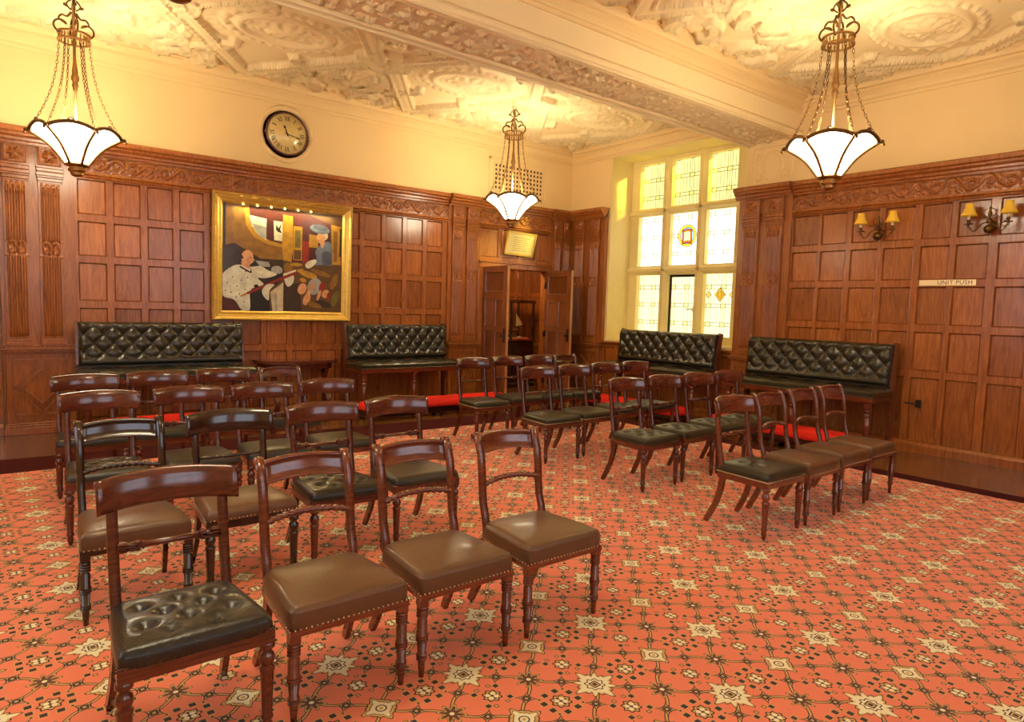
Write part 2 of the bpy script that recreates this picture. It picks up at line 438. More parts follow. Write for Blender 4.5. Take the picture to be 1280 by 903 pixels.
# ---- ceiling: modelled plaster strapwork
def strap(A, B, yc, hw, L=2.3, x0=-1.15):
    u = np.abs(((A-x0)/L+.5) % 1-.5)*L          # 0..L/2, mirrored
    v = (B-yc); va = np.abs(v)
    h = np.zeros_like(A)
    def el(cx, cy, a, b): return (np.sqrt(((u-cx)/a)**2+((va-cy)/b)**2)-1)*min(a, b)
    def leafy(f, s): return np.clip(np.sin(f*u+3*np.sin(.7*f*va+s))*np.sin(f*va+2.5*np.sin(.6*f*u+s)), 0, 1)
    # oval medallion with wreath and rosette
    d = el(0, 0, .46, .34); h = np.maximum(h, .045*ridge(d, .035)); h = np.maximum(h, .03*ridge(d-.10, .03)*(1+.5*np.cos(24*np.arctan2(va, u+1e-6))))
    th = np.arctan2(va/.7, u+1e-6); rr = np.sqrt(u**2+(va/.75)**2)
    h = np.maximum(h, .05*np.clip(1-rr/(.2+.05*np.cos(8*th)), 0, 1)**.5)
    # lozenge straps
    d = (u/(L*.46)+va/(hw*.92)-1)*.62; h = np.maximum(h, .055*ridge(d, .05)); h = np.maximum(h, .08*ridge(np.abs(d)-.055, .014))
    # scrolled ribbons in the corners
    for cx, cy, a, s in ((L*.5, hw*.55, .34, 0), (L*.28, hw*.86, .26, 1), (L*.5, 0, .26, 2)):
        d = el(cx, cy, a, a*.72); ang = np.arctan2(va-cy, u-cx)
        h = np.maximum(h, .06*ridge(d, .05)*(np.cos(2*ang+s) > -.5)); h = np.maximum(h, .085*ridge(np.abs(d)-.05, .012)*(np.cos(2*ang+s) > -.5))
        r3 = np.sqrt((u-cx)**2+(va-cy)**2); h = np.maximum(h, .05*np.clip(1-r3/(.12+.03*np.cos(7*ang)), 0, 1)**.5)
    d = el(L*.25, hw*.45, .2, .15); h = np.maximum(h, .04*ridge(d, .03))
    # straight diagonal bars
    for k in (.42, .84):
        d = (u-k*L*.5)*.77-(va-hw*.5)*.64; e = np.abs((u-k*L*.5)*.64+(va-hw*.5)*.77)
        h = np.maximum(h, .06*ridge(d, .045)*smoothstep(.3, .27, e)); h = np.maximum(h, .085*ridge(np.abs(d)-.05, .012)*smoothstep(.3, .27, e))
    # foliage between, in drifts
    n = leafy(19, 1.)*.6+leafy(33, 2.)*.5
    mask = smoothstep(.25, .7, .5+.5*np.sin(3.1*u+1.3)*np.cos(3.7*va+.4)); mask2 = smoothstep(hw-.32, hw-.12, va)
    h = np.maximum(h, .05*n*np.maximum(mask, mask2)*(h < .05))
    ed = smoothstep(hw, hw-.06, va)
    return h*ed
m = MB()
for (y0, y1) in ((-3.45, 0.0), (-7.9, -4.27)):
    yc = (y0+y1)/2; hw = (y1-y0)/2-.12
    x0 = -9.6 if y0 > -4 else -5.6
    A, B, H = hf(x0, 0, y0, y1, .0225, lambda a, b: strap(a, b, yc, hw))
    m.grid(np.stack([A, B, ZC-H], -1))
m.box(XL, -9.6, -3.5, 0, ZC, ZC+.1); m.box(XL, -5.6, -7.9, -4.2, ZC, ZC+.1); m.box(XL, 0, YR, -7.9, ZC, ZC+.1); m.box(XL, .8, YR, .15, ZC+.02, ZC+.15)
struct(m.build('ceiling', CEIL), 'cream plaster ceiling with moulded strapwork and foliage')

# ---- main beam with fruit and flower soffit
BY0, BY1, BZ = -4.25, -3.5, 3.8
m = MB()
m.box(XL, 0, BY0, BY1, BZ+.02, ZC+.05)
for (ya, yb) in ((BY0-.015, BY0+.05), (BY1-.05, BY1+.015)):
    m.box(XL, 0, ya, yb, BZ-.005, BZ+.05, b=.01); m.box(XL, 0, ya+.012, yb-.012, BZ-.025, BZ, b=.008)
for (ya, yb) in ((BY0+.075, BY0+.10), (BY1-.10, BY1-.075)): m.box(XL, 0, ya, yb, BZ-.012, BZ+.03, b=.006)
m.box(XL, 0, BY0-.03, BY0, BZ+.06, BZ+.075, b=.004)
def fruit(A, B):
    h = np.zeros_like(A); r = random.Random(11); x = XL+.1
    while x < 0:
        for k in range(4):
            cx, cy = x+r.uniform(-.05, .05), (BY0+BY1)/2+(k-1.5)*.125+r.uniform(-.03, .03); a = r.uniform(.045, .085); b = r.uniform(.035, .06); t = r.uniform(0, PI); q = r.choice((5, 6, 8, 30))
            i0, i1 = np.searchsorted(A[:, 0], (cx-.13, cx+.13)); 
            if i1 <= i0: continue
            dx, dy = A[i0:i1]-cx, B[i0:i1]-cy
            ux, uy = dx*math.cos(t)+dy*math.sin(t), -dx*math.sin(t)+dy*math.cos(t)
            rr = np.sqrt((ux/a)**2+(uy/b)**2); th = np.arctan2(uy/b, ux/a)
            if q < 20: v = np.clip(1-rr/(1+.3*np.cos(q*th)), 0, 1)**.5*(.85+.15*np.cos(q*th))
            else: v = np.clip(1-rr**2, 0, 1)**.5*(.8+.2*np.sin(90*ux)*np.sin(90*uy))
            h[i0:i1] = np.maximum(h[i0:i1], v*r.uniform(.04, .065))
        x += .115
    return h
A, B, H = hf(-8.2, 0, BY0+.10, BY1-.10, .0125, fruit)
m.grid(np.stack([A, B, BZ+.035-H], -1))
struct(m.build('trim_1', CEIL), 'plaster ceiling beam with a band of moulded fruit and flowers')

# ---- plaster cornices
def run(mb, prof, T, u0, u1, mi=0, tone=1.0):
    n = len(prof); V = [T(u0, z, ww) for ww, z in prof]+[T(u1, z, ww) for ww, z in prof]
    mb.add(V, [(i, i+1, n+i+1, n+i) for i in range(n-1)]+[tuple(range(n)), tuple(range(2*n-1, n-1, -1))], mi, tone)
PC = [(0, 4.04), (.02, 4.04), (.03, 4.06), (.03, 4.075), (.05, 4.085), (.06, 4.11), (.09, 4.14), (.13, 4.165), (.13, 4.18), (.17, 4.19), (.185, 4.22), (.21, 4.24), (.21, 4.26), (.24, 4.27), (.24, 4.32), (0, 4.32)]
m = MB(); run(m, PC, TB, XL, 0); struct(m.build('trim_2', PLASTER), 'moulded plaster cornice along the wall of the painting')
m = MB(); run(m, PC, TR, BY1, 0); run(m, PC, TR, YR, BY0); struct(m.build('trim_3', PLASTER), 'moulded plaster cornice along the window wall')
PB = [(w_*.9, 4.09+(z_-4.04)*.8) for w_, z_ in PC]
TN = lambda u, v, w: (u, BY0-w, v); TF = lambda u, v, w: (u, BY1+w, v)
m = MB(); run(m, PB, TN, XL, 0); run(m, PB, TF, XL, 0); struct(m.build('trim_4', PLASTER), 'moulded plaster cornice where beam meets ceiling')
# relief panel on the pier under the beam
m = MB()
def pier(a, b):
    u = np.abs(a-(-3.88)); v = b-3.49
    h = .012*ridge(np.maximum(u/.27, np.abs(v)/.23)-1, .08)
    d = np.sqrt((u/.13)**2+(v/.17)**2)-1; h = np.maximum(h, .018*ridge(d, .15))
    h = np.maximum(h, .015*ridge(np.sqrt((u-.2)**2+(np.abs(v)-.12)**2)-.045, .015)); h = np.maximum(h, .015*ridge(u-.2, .012)*(np.abs(v) < .09))
    return h
A, B, H = hf(-4.18, -3.56, 3.24, 3.76, .01, pier)
m.grid(np.stack([-.004-H, A, B], -1)); struct(m.build('trim_5', PLASTER), 'moulded plaster strap panel on the pier under the beam')

# ---- oak panelling
ROWS = [0.0, .12, .858, .93, 1.372, 1.445, 1.873, 1.945, 2.327, 2.40, 2.785, 2.86]
def panelling(mb, T, us, vs, dep=.016, mw=.016, jit=.24, seed=1, topmost=True):
    """us / vs: edges; odd cells in both directions are sunk panels with a small moulding, the rest is framing"""
    r = random.Random(seed)
    for i in range(len(us)-1):
        for j in range(len(vs)-1):
            a0, a1, b0, b1 = us[i], us[i+1], vs[j], vs[j+1]
            if i % 2 and j % 2:
                tn = 1+r.uniform(-jit, jit)
                q = mw if a1 > a0 else -mw
                O = [T(a0, b0, 0), T(a1, b0, 0), T(a1, b1, 0), T(a0, b1, 0)]
                # moulding: a narrow round lip, then the slope down to the panel
                K = [T(a0+q*.3, b0+mw*.3, .004), T(a1-q*.3, b0+mw*.3, .004), T(a1-q*.3, b1-mw*.3, .004), T(a0+q*.3, b1-mw*.3, .004)]
                I = [T(a0+q, b0+mw, -dep), T(a1-q, b0+mw, -dep), T(a1-q, b1-mw, -dep), T(a0+q, b1-mw, -dep)]
                arch = []
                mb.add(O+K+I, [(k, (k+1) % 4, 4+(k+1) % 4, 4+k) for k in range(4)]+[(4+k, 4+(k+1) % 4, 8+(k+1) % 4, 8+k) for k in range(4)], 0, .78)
                # panel with slightly cambered field (top edge arched)
                n = 8; pts = [T(a0+q, b0+mw, -dep), T(a1-q, b0+mw, -dep)]+[T(a1-q+(a0+q-a1+q)*k/n, b1-mw-.012*(1-math.sin(PI*k/n)**.5), -dep+.001) for k in range(n+1)]
                mb.add(pts, [tuple(range(len(pts)))], 0, tn)
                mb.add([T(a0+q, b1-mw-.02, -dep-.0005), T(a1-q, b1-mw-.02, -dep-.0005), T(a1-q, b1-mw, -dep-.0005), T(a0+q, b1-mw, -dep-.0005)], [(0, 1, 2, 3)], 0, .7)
            else:
                mb.quad(T(a0, b0, 0), T(a1, b0, 0), T(a1, b1, 0), T(a0, b1, 0), 0, 1+((i*7+j*13) % 5-2)*.03)
def cols(u0, first, pitch, n, sw=.07):
    """edges of n panels between stiles"""
    e = [u0]
    for k in range(n): e += [first+k*pitch, first+k*pitch+pitch-sw]
    return e
def off(T, d): return lambda u, v, w: T(u, v, w+d)
CORN = [(0, 3.05), (.03, 3.05), (.035, 3.075), (.055, 3.085), (.06, 3.11), (.09, 3.13), (.095, 3.15), (.12, 3.165), (.12, 3.20), (.10, 3.22), (0, 3.22)]
LOWM = [(0, 2.795), (.022, 2.795), (.03, 2.81), (.022, 2.822), (.038, 2.835), (.03, 2.86), (0, 2.86)]
BASE = [(0, 0), (.035, 0), (.035, .085), (.028, .10), (.012, .118), (0, .12)]
def vine(A, B, z0=2.865, z1=3.045):
    L = .34; zc = (z0+z1)/2; u = A; v = (B-zc)
    ph = 2*PI*u/L; h = .022*ridge(v-.055*np.sin(ph), .011)
    k = np.floor(u/(L/2)+.0); cx = (k+.5)*L/2; s = np.where(k % 2 == 0, -1, 1)
    dx, dy = u-cx, v+s*.0+(-s)*-.018
    r = np.sqrt(dx**2+dy**2); th = np.arctan2(dy, dx*s)
    sp = r-(.018+.0085*((th+PI) % (2*PI)))
    h = np.maximum(h, .022*ridge(sp, .008)*(r < .08)); h = np.maximum(h, .026*np.clip(1-r/(.016+.006*np.cos(5*th)), 0, 1)**.5)
    leaf = np.clip(np.sin(70*u+2*np.sin(55*v))*np.sin(62*v+1.5*np.sin(50*u)), 0, 1); h = np.maximum(h, .013*leaf)
    e = smoothstep(.088, .078, np.abs(v)); return h*e
def frieze(mb, T, u0, u1, w0=.004):
    A, B, H = hf(min(u0, u1), max(u0, u1), 2.862, 3.048, .0095, vine)
    P = np.array([[T(a, b, w0+h) for a, b, h in zip(ra, rb, rh)] for ra, rb, rh in zip(A, B, H)])
    mb.grid(P)
def entab(mb, T, u0, u1):
    run(mb, CORN, T, u0, u1); run(mb, LOWM, T, u0, u1)

# back wall panels, left of the middle pilasters
TBf = off(TB, .03); TRf = off(TR, .03)
m = MB()
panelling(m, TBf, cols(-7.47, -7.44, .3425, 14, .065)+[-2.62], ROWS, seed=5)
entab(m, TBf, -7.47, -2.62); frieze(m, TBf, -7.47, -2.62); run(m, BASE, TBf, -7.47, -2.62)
struct(m.build('trim_6', OAK), 'oak panelling with carved frieze behind the painting')
m = MB()
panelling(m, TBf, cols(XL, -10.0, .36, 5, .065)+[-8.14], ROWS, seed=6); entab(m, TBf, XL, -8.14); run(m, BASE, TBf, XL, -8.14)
struct(m.build('trim_7', OAK), 'oak panelling at the far left edge')
# over and beside the door
m = MB()
panelling(m, TBf, [-2.03, -2.0, -1.62, -1.54, -1.20, -1.13, -.84, -.78, -.54, -.5], [2.24, 2.32, 2.785, 2.86], seed=8)
entab(m, TBf, -2.03, -.5); frieze(m, TBf, -2.03, -.5)
m.box(-2.03, DX0+.015, -.06, .17, 0, 2.24, b=.006); m.box(DX1-.015, DX1+.04, -.06, .15, 0, 2.24, b=.006); m.box(-2.03, DX1+.04, -.07, .17, DZ-.015, 2.25, b=.008); m.box(-2.03, DX1+.04, -.09, 0, 2.225, 2.255, b=.008)
struct(m.build('trim_8', OAK), 'oak panelling and frieze over the double doors')
# right wall
m = MB()
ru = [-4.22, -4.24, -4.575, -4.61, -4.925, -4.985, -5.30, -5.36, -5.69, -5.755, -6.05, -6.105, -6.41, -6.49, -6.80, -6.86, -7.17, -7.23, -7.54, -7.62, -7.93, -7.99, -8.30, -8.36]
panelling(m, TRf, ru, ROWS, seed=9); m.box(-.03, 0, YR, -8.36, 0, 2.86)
entab(m, TRf, -4.22, YR); frieze(m, TRf, -4.22, -8.4); run(m, BASE, TRf, -4.22, YR)
struct(m.build('trim_9', OAK), 'oak panelling with carved frieze right of the window')
m = MB()
panelling(m, TRf, [-3.46, -3.40, -3.02, -2.95, -2.58, -2.51, -2.14, -2.07, -1.70, -1.63, -1.28, -1.21, -.98, -.92], [0, .12, .44, .50, .90, .96], seed=10)
run(m, [(0, .955), (.03, .955), (.045, .97), (.045, .99), (0, .99)], TRf, -3.46, -.92); run(m, BASE, TRf, -3.46, -.92); m.box(-.03, 0, -3.46, -.92, .95, .985)
struct(m.build('trim_10', OAK), 'low oak panelling under the window')

# pilasters -------------------------------------------------------
def shaft(mb, T, c, hw, w=.085):
    """fluted shaft with a carved collar, moulded foot and head, rosette block above"""
    def f(a, b):
        u = (a-c)/hw; n = 7 if hw > .07 else 4
        fl = np.where(np.abs(u) < .78, np.abs(np.sin((u/.78)*PI*n/2))**.5, 0)
        top = smoothstep(2.63, 2.60, b); low = smoothstep(1.05, 1.08, b)
        mid = (np.abs(b-1.99) < .085)
        h = .022*fl*top*low*(~mid)
        d = np.sqrt(((np.abs(u)-.38)/.3)**2+((b-1.99)/.06)**2); th = np.arctan2(b-1.99, (np.abs(u)-.38)*.1)
        h = h+mid*(.016*ridge(d-1, .25)+.014*np.clip(np.sin((u*9))*np.sin(b*90), 0, 1)*(np.abs(u) < .78)+.012*ridge(np.abs(b-1.99)-.08, .006))
        h = h+.012*ridge(np.sqrt((((np.abs(u*2.1) % 1)-.5)/.42)**2+((b-2.60)/.045)**2)-1, .4)*(np.abs(u) < .78)*(b > 2.555)
        return h
    A, B, H = hf(c-hw, c+hw, .99, 2.68, .0031, f, .012)
    mb.grid(np.array([[T(a, b, w+h) for a, b, h in zip(ra, rb, rh)] for ra, rb, rh in zip(A, B, H)]))
    def bb(a0, a1, b0, b1, w1, b=.004):
        p, q = T(a0, b0, 0), T(a1, b1, w1); mb.box(p[0], q[0], p[1], q[1], p[2], q[2], b=b)
    bb(c-hw-.001, c+hw+.001, .97, 2.70, w-.002, b=0)
    bb(c-hw-.015, c+hw+.015, .955, .99, w+.03); bb(c-hw-.008, c+hw+.008, .985, 1.02, w+.018)
    for z0, z1, e in ((2.68, 2.70, .008), (2.70, 2.735, .016), (2.735, 2.755, .028), (2.755, 2.79, .036), (2.79, 2.80, .02), (2.80, 2.835, .03), (2.835, 2.86, .036)): bb(c-hw-e*.5, c+hw+e*.5, z0, z1, w+e)
    bb(c-hw, c+hw, 2.86, 3.06, w+.01)
    def ro(a, b):
        u, v = a-c, b-2.955; r = np.sqrt(u**2+v**2); th = np.arctan2(v, u)
        h = .038*np.clip(1-r/(.058+.014*np.cos(6*th)), 0, 1)**.5*(.8+.2*np.cos(6*th))
        h = np.maximum(h, .010*np.clip(np.sin(80*u)*np.sin(75*v+1), 0, 1)*(np.abs(u) < .075)); h = np.maximum(h, .01*ridge(np.maximum(np.abs(u)/min(.085, hw*.9), np.abs(v)/.08)-1, .07)); return h
    A, B, H = hf(c-hw, c+hw, 2.865, 3.045, .0075, ro)
    mb.grid(np.array([[T(a, b, w+.012+h) for a, b, h in zip(ra, rb, rh)] for ra, rb, rh in zip(A, B, H)]))
def pedestal(mb, T, u0, u1, w=.10, lozenge=True):
    def bb(a0, a1, b0, b1, w1, b=.004, w0=0):
        p, q = T(a0, b0, w0), T(a1, b1, w1); mb.box(p[0], q[0], p[1], q[1], p[2], q[2], b=b)
    bb(u0, u1, 0, .87, w); bb(u0-.03, u1+.03, 0, .075, w+.03); bb(u0-.022, u1+.022, .075, .10, w+.022); bb(u0-.012, u1+.012, .10, .125, w+.012)
    bb(u0-.012, u1+.012, .865, .885, w+.015); bb(u0-.028, u1+.028, .885, .91, w+.04); bb(u0-.04, u1+.04, .91, .93, w+.055); bb(u0-.01, u1+.01, .93, .96, w+.005)
    c = (u0+u1)/2; W = (u1-u0)/2-.07; z0, z1 = .21, .80; zc = (z0+z1)/2; Hh = (z1-z0)/2
    def line(a, b):
        p = np.array(a); q = np.array(b); d = q-p; L = np.linalg.norm(d); d = d/L; n = np.array([-d[1], d[0]])*.011
        P = [p-n, q-n, q+n, p+n]
        mb.prism([tuple(x) for x in P], lambda a_, b_, h: T(a_, b_, h), w-.002, w+.022)
    if lozenge:
        g = .035
        L = [(c, zc+Hh*.62), (c+W*.72, zc), (c, zc-Hh*.62), (c-W*.72, zc)]
        for k in range(4): line(L[k], L[(k+1) % 4])
        for sx in (-1, 1):
            for sz in (-1, 1):
                P = [(c+sx*W, zc+sz*Hh), (c+sx*W*.12, zc+sz*Hh), (c+sx*W*.12, zc+sz*Hh*.86), (c+sx*W*.86, zc+sz*Hh*.1), (c+sx*W, zc+sz*Hh*.1)]
                for k in range(5): line(P[k], P[(k+1) % 5])
    else:
        P = [(c-W, zc-Hh), (c+W, zc-Hh), (c+W, zc+Hh), (c-W, zc+Hh)]
        for k in range(4): line(P[k], P[(k+1) % 4])
        L = [(c, zc+Hh*.7), (c+W*.7, zc), (c, zc-Hh*.7), (c-W*.7, zc)]
        for k in range(4): line(L[k], L[(k+1) % 4])
def backing(mb, T, u0, u1, w=.06):
    p, q = T(u0, 0, 0), T(u1, 3.06, w); mb.box(p[0], q[0], p[1], q[1], p[2], q[2])
    run(mb, [(a+w+.03, z) for a, z in CORN[1:-1]]+[(0, 3.22)], T, u0-.02, u1+.02)
def pil(name, T, u0, u1, shafts, hw, label, loz=True):
    m = MB(); backing(m, T, u0, u1); pedestal(m, T, u0+.02, u1-.02, lozenge=loz)
    for c in shafts: shaft(m, T, c, hw)
    struct(m.build(name, OAKC), label)
pil('trim_11', TB, -8.13, -7.47, (-7.985, -7.685), .105, 'pair of fluted oak pilasters at the left edge')
pil('trim_12', TB, -2.62, -2.04, (-2.46, -2.19), .095, 'pair of fluted oak pilasters left of the doors')
pil('trim_13', TB, -.5, -.0, (-.37, -.16), .075, 'pair of fluted oak pilasters between doors and corner', False)
pil('trim_14', TR, -.93, -.06, (-.33, -.70), .115, 'pair of fluted oak pilasters in the corner by the window', False)
pil('trim_15', TR, -4.22, -3.45, (-3.66, -4.0), .115, 'pair of fluted oak pilasters right of the window')
m = MB(); run(m, BASE, TBf, -.5, 0); struct(m.build('baseboard_back', OAK))

# ---- the big window ---------------------------------------------
GX = .6
ys = [(-1.65, -1.15), (-2.34, -1.81), (-3.02, -2.50)]; zs = [(3.22, 3.96), (2.27, 3.10), (1.15, 2.12)]
m = MB()
m.box(0.002, GX+.14, WY1-.025, WY1, WZ0, WZ1, b=.004)            # jambs, head, sill
m.box(0.002, GX+.14, WY0, WY0+.025, WZ0, WZ1, b=.004); m.box(0.002, GX+.14, WY0, WY1, WZ1-.02, WZ1)
m.box(-.035, GX+.14, WY0+.02, WY1-.02, .985, 1.03, b=.01)
yb = [WY1, -1.15, -1.65, -1.81, -2.34, -2.50, -3.02, WY0]; zb = [1.0, 1.15, 2.12, 2.27, 3.10, 3.22, 3.96, 4.05]
F0, F1 = GX-.09, GX+.14
for i in (0, 2, 4, 6): m.box(F0, F1, yb[i+1], yb[i], 1.0, 4.05)
for y0_, y1_ in ys:
    for j in (0, 2, 4, 6): m.box(F0+.002, F1, y0_, y1_, zb[j], zb[j+1])
# chamfered nosing on mullions and transoms
for i in (2, 4):
    yc = (yb[i]+yb[i+1])/2; m.prism([(yb[i+1]+.01, F0), (yb[i]-.01, F0), (yc+.025, F0-.05), (yc-.025, F0-.05)], lambda a, b, h: (b, a, h), 1.0, 4.05)
for j in (2, 4):
    zc = (zb[j]+zb[j+1])/2; m.prism([(zb[j]+.01, F0), (zb[j+1]-.01, F0), (zc+.02, F0-.05), (zc-.02, F0-.05)], lambda a, b, h: (b, h, a), WY0+.03, WY1-.03)
win = m.build('window_1', STONE); struct(win, 'tall stone mullioned window of nine leaded lights')
MG = {}
for i, (a, b) in enumerate(ys):
    for j, (c, d) in enumerate(zs):
        tint = ((1, .93, .42), (1, .97, .82), (1, .93, .55))[j]; em = (1.4, 3.0, 2.0)[j]
        med = (-2.09, 2.74, .172) if (i == 1 and j == 1) else None
        dia = (-2.76, 1.80) if (i == 2 and j == 2) else None
        gm = glass_material('leaded_glass_%d%d' % (i, j), tint, em, .45, a, b, c, d, med, dia)
        g = MB(); g.box(GX, GX+.008, a-.005, b+.005, c-.005, d+.005); g.build('glass_pane', gm, win)
m = MB()
DKM = simple('dark_iron', (.05, .035, .02), rough=.4, metal=.7)
a, b = ys[1]; c, d = zs[2]
for q in ((a-.0, a+.035, c, d), (b-.035, b, c, d), (a, b, d-.04, d), (a, b, c, c+.035)): m.box(GX-.03, GX-.002, q[0], q[1], q[2], q[3], b=.004)
m.build('casement_frame', DKM, win)
m = MB(); m.box(GX-.055, GX-.03, a+.01, a+.04, 1.52, 1.60, b=.004); m.tube([(GX-.06, a+.025, 1.56), (GX-.075, a+.07, 1.565), (GX-.07, a+.14, 1.56)], .009, 6); m.build('casement_handle', DKM, win)

# wall added outside, placed to keep the sun off the lower lights
m = MB(); m.box(6, 6.6, -20, 6, -1, 6.35); m.box(5.9, 6.7, -20, 6, 6.25, 6.4)
struct(m.build('wall_sun_block', simple('sun_block_stone', (.5, .45, .35), rough=.9, noise=.2, nscale=2)), 'pale wall added outside the window to block low sun')

# ---- assumed windows, glowing panes added as fill light on unseen rear and left walls ----------
def assumedwin(name, x0, x1, z0, z1, wall, e=None):
    m = MB(); g = MB(); n = 3; dx = (x1-x0)/n
    if wall == 'rear': T = lambda a, b, h: (a, YR+h, b)
    else: T = lambda a, b, h: (XL+h, a, b)
    def bb(a0, a1, b0, b1, h0, h1, M_): p, q = T(a0, b0, h0), T(a1, b1, h1); M_.box(p[0], q[0], p[1], q[1], p[2], q[2])
    for k in range(n+1): bb(x0+k*dx-.04, x0+k*dx+.04, z0-.05, z1+.05, 0, .1, m)
    for z in (z0, (z0+z1)/2, z1): bb(x0-.04, x1+.04, z-.04, z+.04, 0, .1, m)
    o = m.build(name, STONE); struct(o)
    for k in range(n):
        for (za, zb_) in ((z0+.04, (z0+z1)/2-.04), ((z0+z1)/2+.04, z1-.04)):
            g = MB(); bb(x0+k*dx+.04, x0+k*dx+dx-.04, za, zb_, .02, .03, g); g.build('glass_pane', FILL_DAY, o)  # glowing sheets added on the solid wall, no opening behind them
FILL_DAY = emis('assumed_daylight_pane', (.82, .88, 1), REAR_E)
assumedwin('window_assumed_2', -5.3, -2.6, 1.2, 3.7, 'rear'); assumedwin('window_assumed_3', -9.3, -6.6, 1.2, 3.7, 'rear'); assumedwin('window_assumed_4', -6.6, -3.9, 1.2, 3.7, 'left')

# ---- passage behind the doors ------------------------------------
m = MB()
PY = 1.8
TP = lambda u, v, w: (u, PY-w, v)
panelling(m, TP, [-2.6, -2.5, -2.2, -2.12, -1.8, -1.72, -1.4, -1.32, -1.0, -.92, -.6, -.52, -.2, -.12, .2, .28, .6, .68, 1.0, 1.1], [0, .12, .75, .83, 1.28, 1.34, 1.74, 1.82, 2.26, 2.34, 2.6, 2.7], seed=20)
panelling(m, lambda u, v, w: (.45-w, u, v), [.15, .3, .7, .78, 1.18, 1.26, 1.66, 1.8], [0, .12, .75, .83, 1.28, 1.34, 1.74, 1.82, 2.26, 2.34, 2.6, 2.7], seed=21); m.box(-2.7, -2.6, .15, PY, 0, 2.7)
m.box(.8, .9, .15, PY, 0, 2.7)
struct(m.build('wall_passage', OAK), 'oak panelled passage wall seen through the doors')
m = MB(); m.box(-2.7, 1.2, .15, PY+.1, 2.7, 2.8); struct(m.build('ceiling_passage', PLASTER))
m = MB(); m.box(-2.7, 1.2, PY+.04, PY+.14, 0, 2.7); struct(m.build('wall_beyond', PLASTER))
ld = bpy.data.lights.new('passage_light', 'POINT'); lo = bpy.data.objects.new('passage_light', ld); COL.objects.link(lo); lo.location = (-.95, .45, 2.45); ld.energy = 32; ld.color = WARM; ld.shadow_soft_size = .1  # added light without a fixture, brightens the passage and showcase

# ================================================================ FLOOR COVERING
CX1, CY1 = -1.6, -2.02
m = MB(); m.box(-9.6, CX1, -10.4, CY1, .0, .014); car = m.build('carpet', CARPET)
tag(car, 'coral red patterned wool carpet filling the room', 'carpet')
m = MB(); m.box(-9.8, CX1+.24, CY1, CY1+.60, 0, .012); m.box(CX1, CX1+.24, -10.6, CY1, 0, .012); m.box(-9.8, -9.6, -10.6, CY1, 0, .012); m.box(-9.6, CX1, -10.6, -10.4, 0, .012)
b_ = m.build('border', BORDER, car); b_['label'] = 'plain maroon carpet border'

# ================================================================ DOORS
def door(name, hx, ang, hand, label):
    """leaf in local x 0..W from the hinge, thickness y, panelled on both faces"""
    W, Hh, t = .715, 2.14, .045
    m = MB()
    us = [0, .09, .315, .40, .625, W]
    vs = [0, .16, .62, .70, 1.12, 1.19, 1.62, 1.70, 2.03, Hh]
    for s in (1, -1):
        T = lambda u, v, w: (u, s*(t/2+w), v)
        panelling(m, T, [0, .09, .33, .39, .625, W], vs[:8], dep=.012, mw=.012, seed=30+s)
        panelling(m, T, [0, .09, .625, W], [1.70-.001, 1.74, 2.05, Hh], dep=.012, mw=.012, seed=31)
    m.quad((0, -t/2, 0), (0, t/2, 0), (0, t/2, Hh), (0, -t/2, Hh)); m.quad((W, -t/2, 0), (W, t/2, 0), (W, t/2, Hh), (W, -t/2, Hh), 1); m.quad((0, -t/2, Hh), (W, -t/2, Hh), (W, t/2, Hh), (0, t/2, Hh))
    o = m.build(name, [OAKD, OAKC2]); o.location = (hx, -.035, .012); o.rotation_euler = (0, 0, ang); struct(o, label)
    for s in (1, -1):
        h = MB(); h.box(W-.075, W-.03, s*t/2, s*(t/2+.006), .95, 1.17, b=.002); h.lathe([(.008, 0), (.008, .03), (.02, .035), (.026, .05), (.02, .065), (0.001, .07)], (0, 0, 0), 12, axis='y')
        k = len(h.v)-1; h.v[k] = h.v[k]*np.array([1, s, 1])+np.array([W-.052, s*t/2, 1.06]); h.build('door_handle', DKM, o)
    h = MB()
    for z in (.25, 1.07, 1.9): h.lathe([(.011, z-.06), (.011, z+.06)], (0, hand*(t/2), 0), 8); h.box(0, .06, hand*t/2-.002, hand*(t/2)+.004*hand, z-.05, z+.05)
    h.build('hinge', DKM, o)
    return o
OAKD = wood('door_oak', (.16, .042, .012), (.33, .11, .034), rough=.3, coat=.4, tone=True)
OAKC2 = wood('pale_door_edge', (.34, .15, .05), (.55, .27, .10), rough=.35, coat=.3)
_b = MB.build
def _build(s, name, mats, parent=None, loc=None):
    o = _b(s, name, mats, parent, loc)
    if 'tone' not in o.data.color_attributes:
        ml = mats if isinstance(mats, (list, tuple)) else [mats]
        if OAKD in ml or OAK in ml:
            at = o.data.color_attributes.new('tone', 'FLOAT_COLOR', 'CORNER'); at.data.foreach_set('color', np.ones(len(o.data.loops)*4))
    return o
MB.build = _build
door('door_1', DX0+.045, R(-94), 1, 'left oak leaf of the open double doors')
door('door_2', DX1-.045, R(-94), -1, 'right oak leaf of the open double doors')

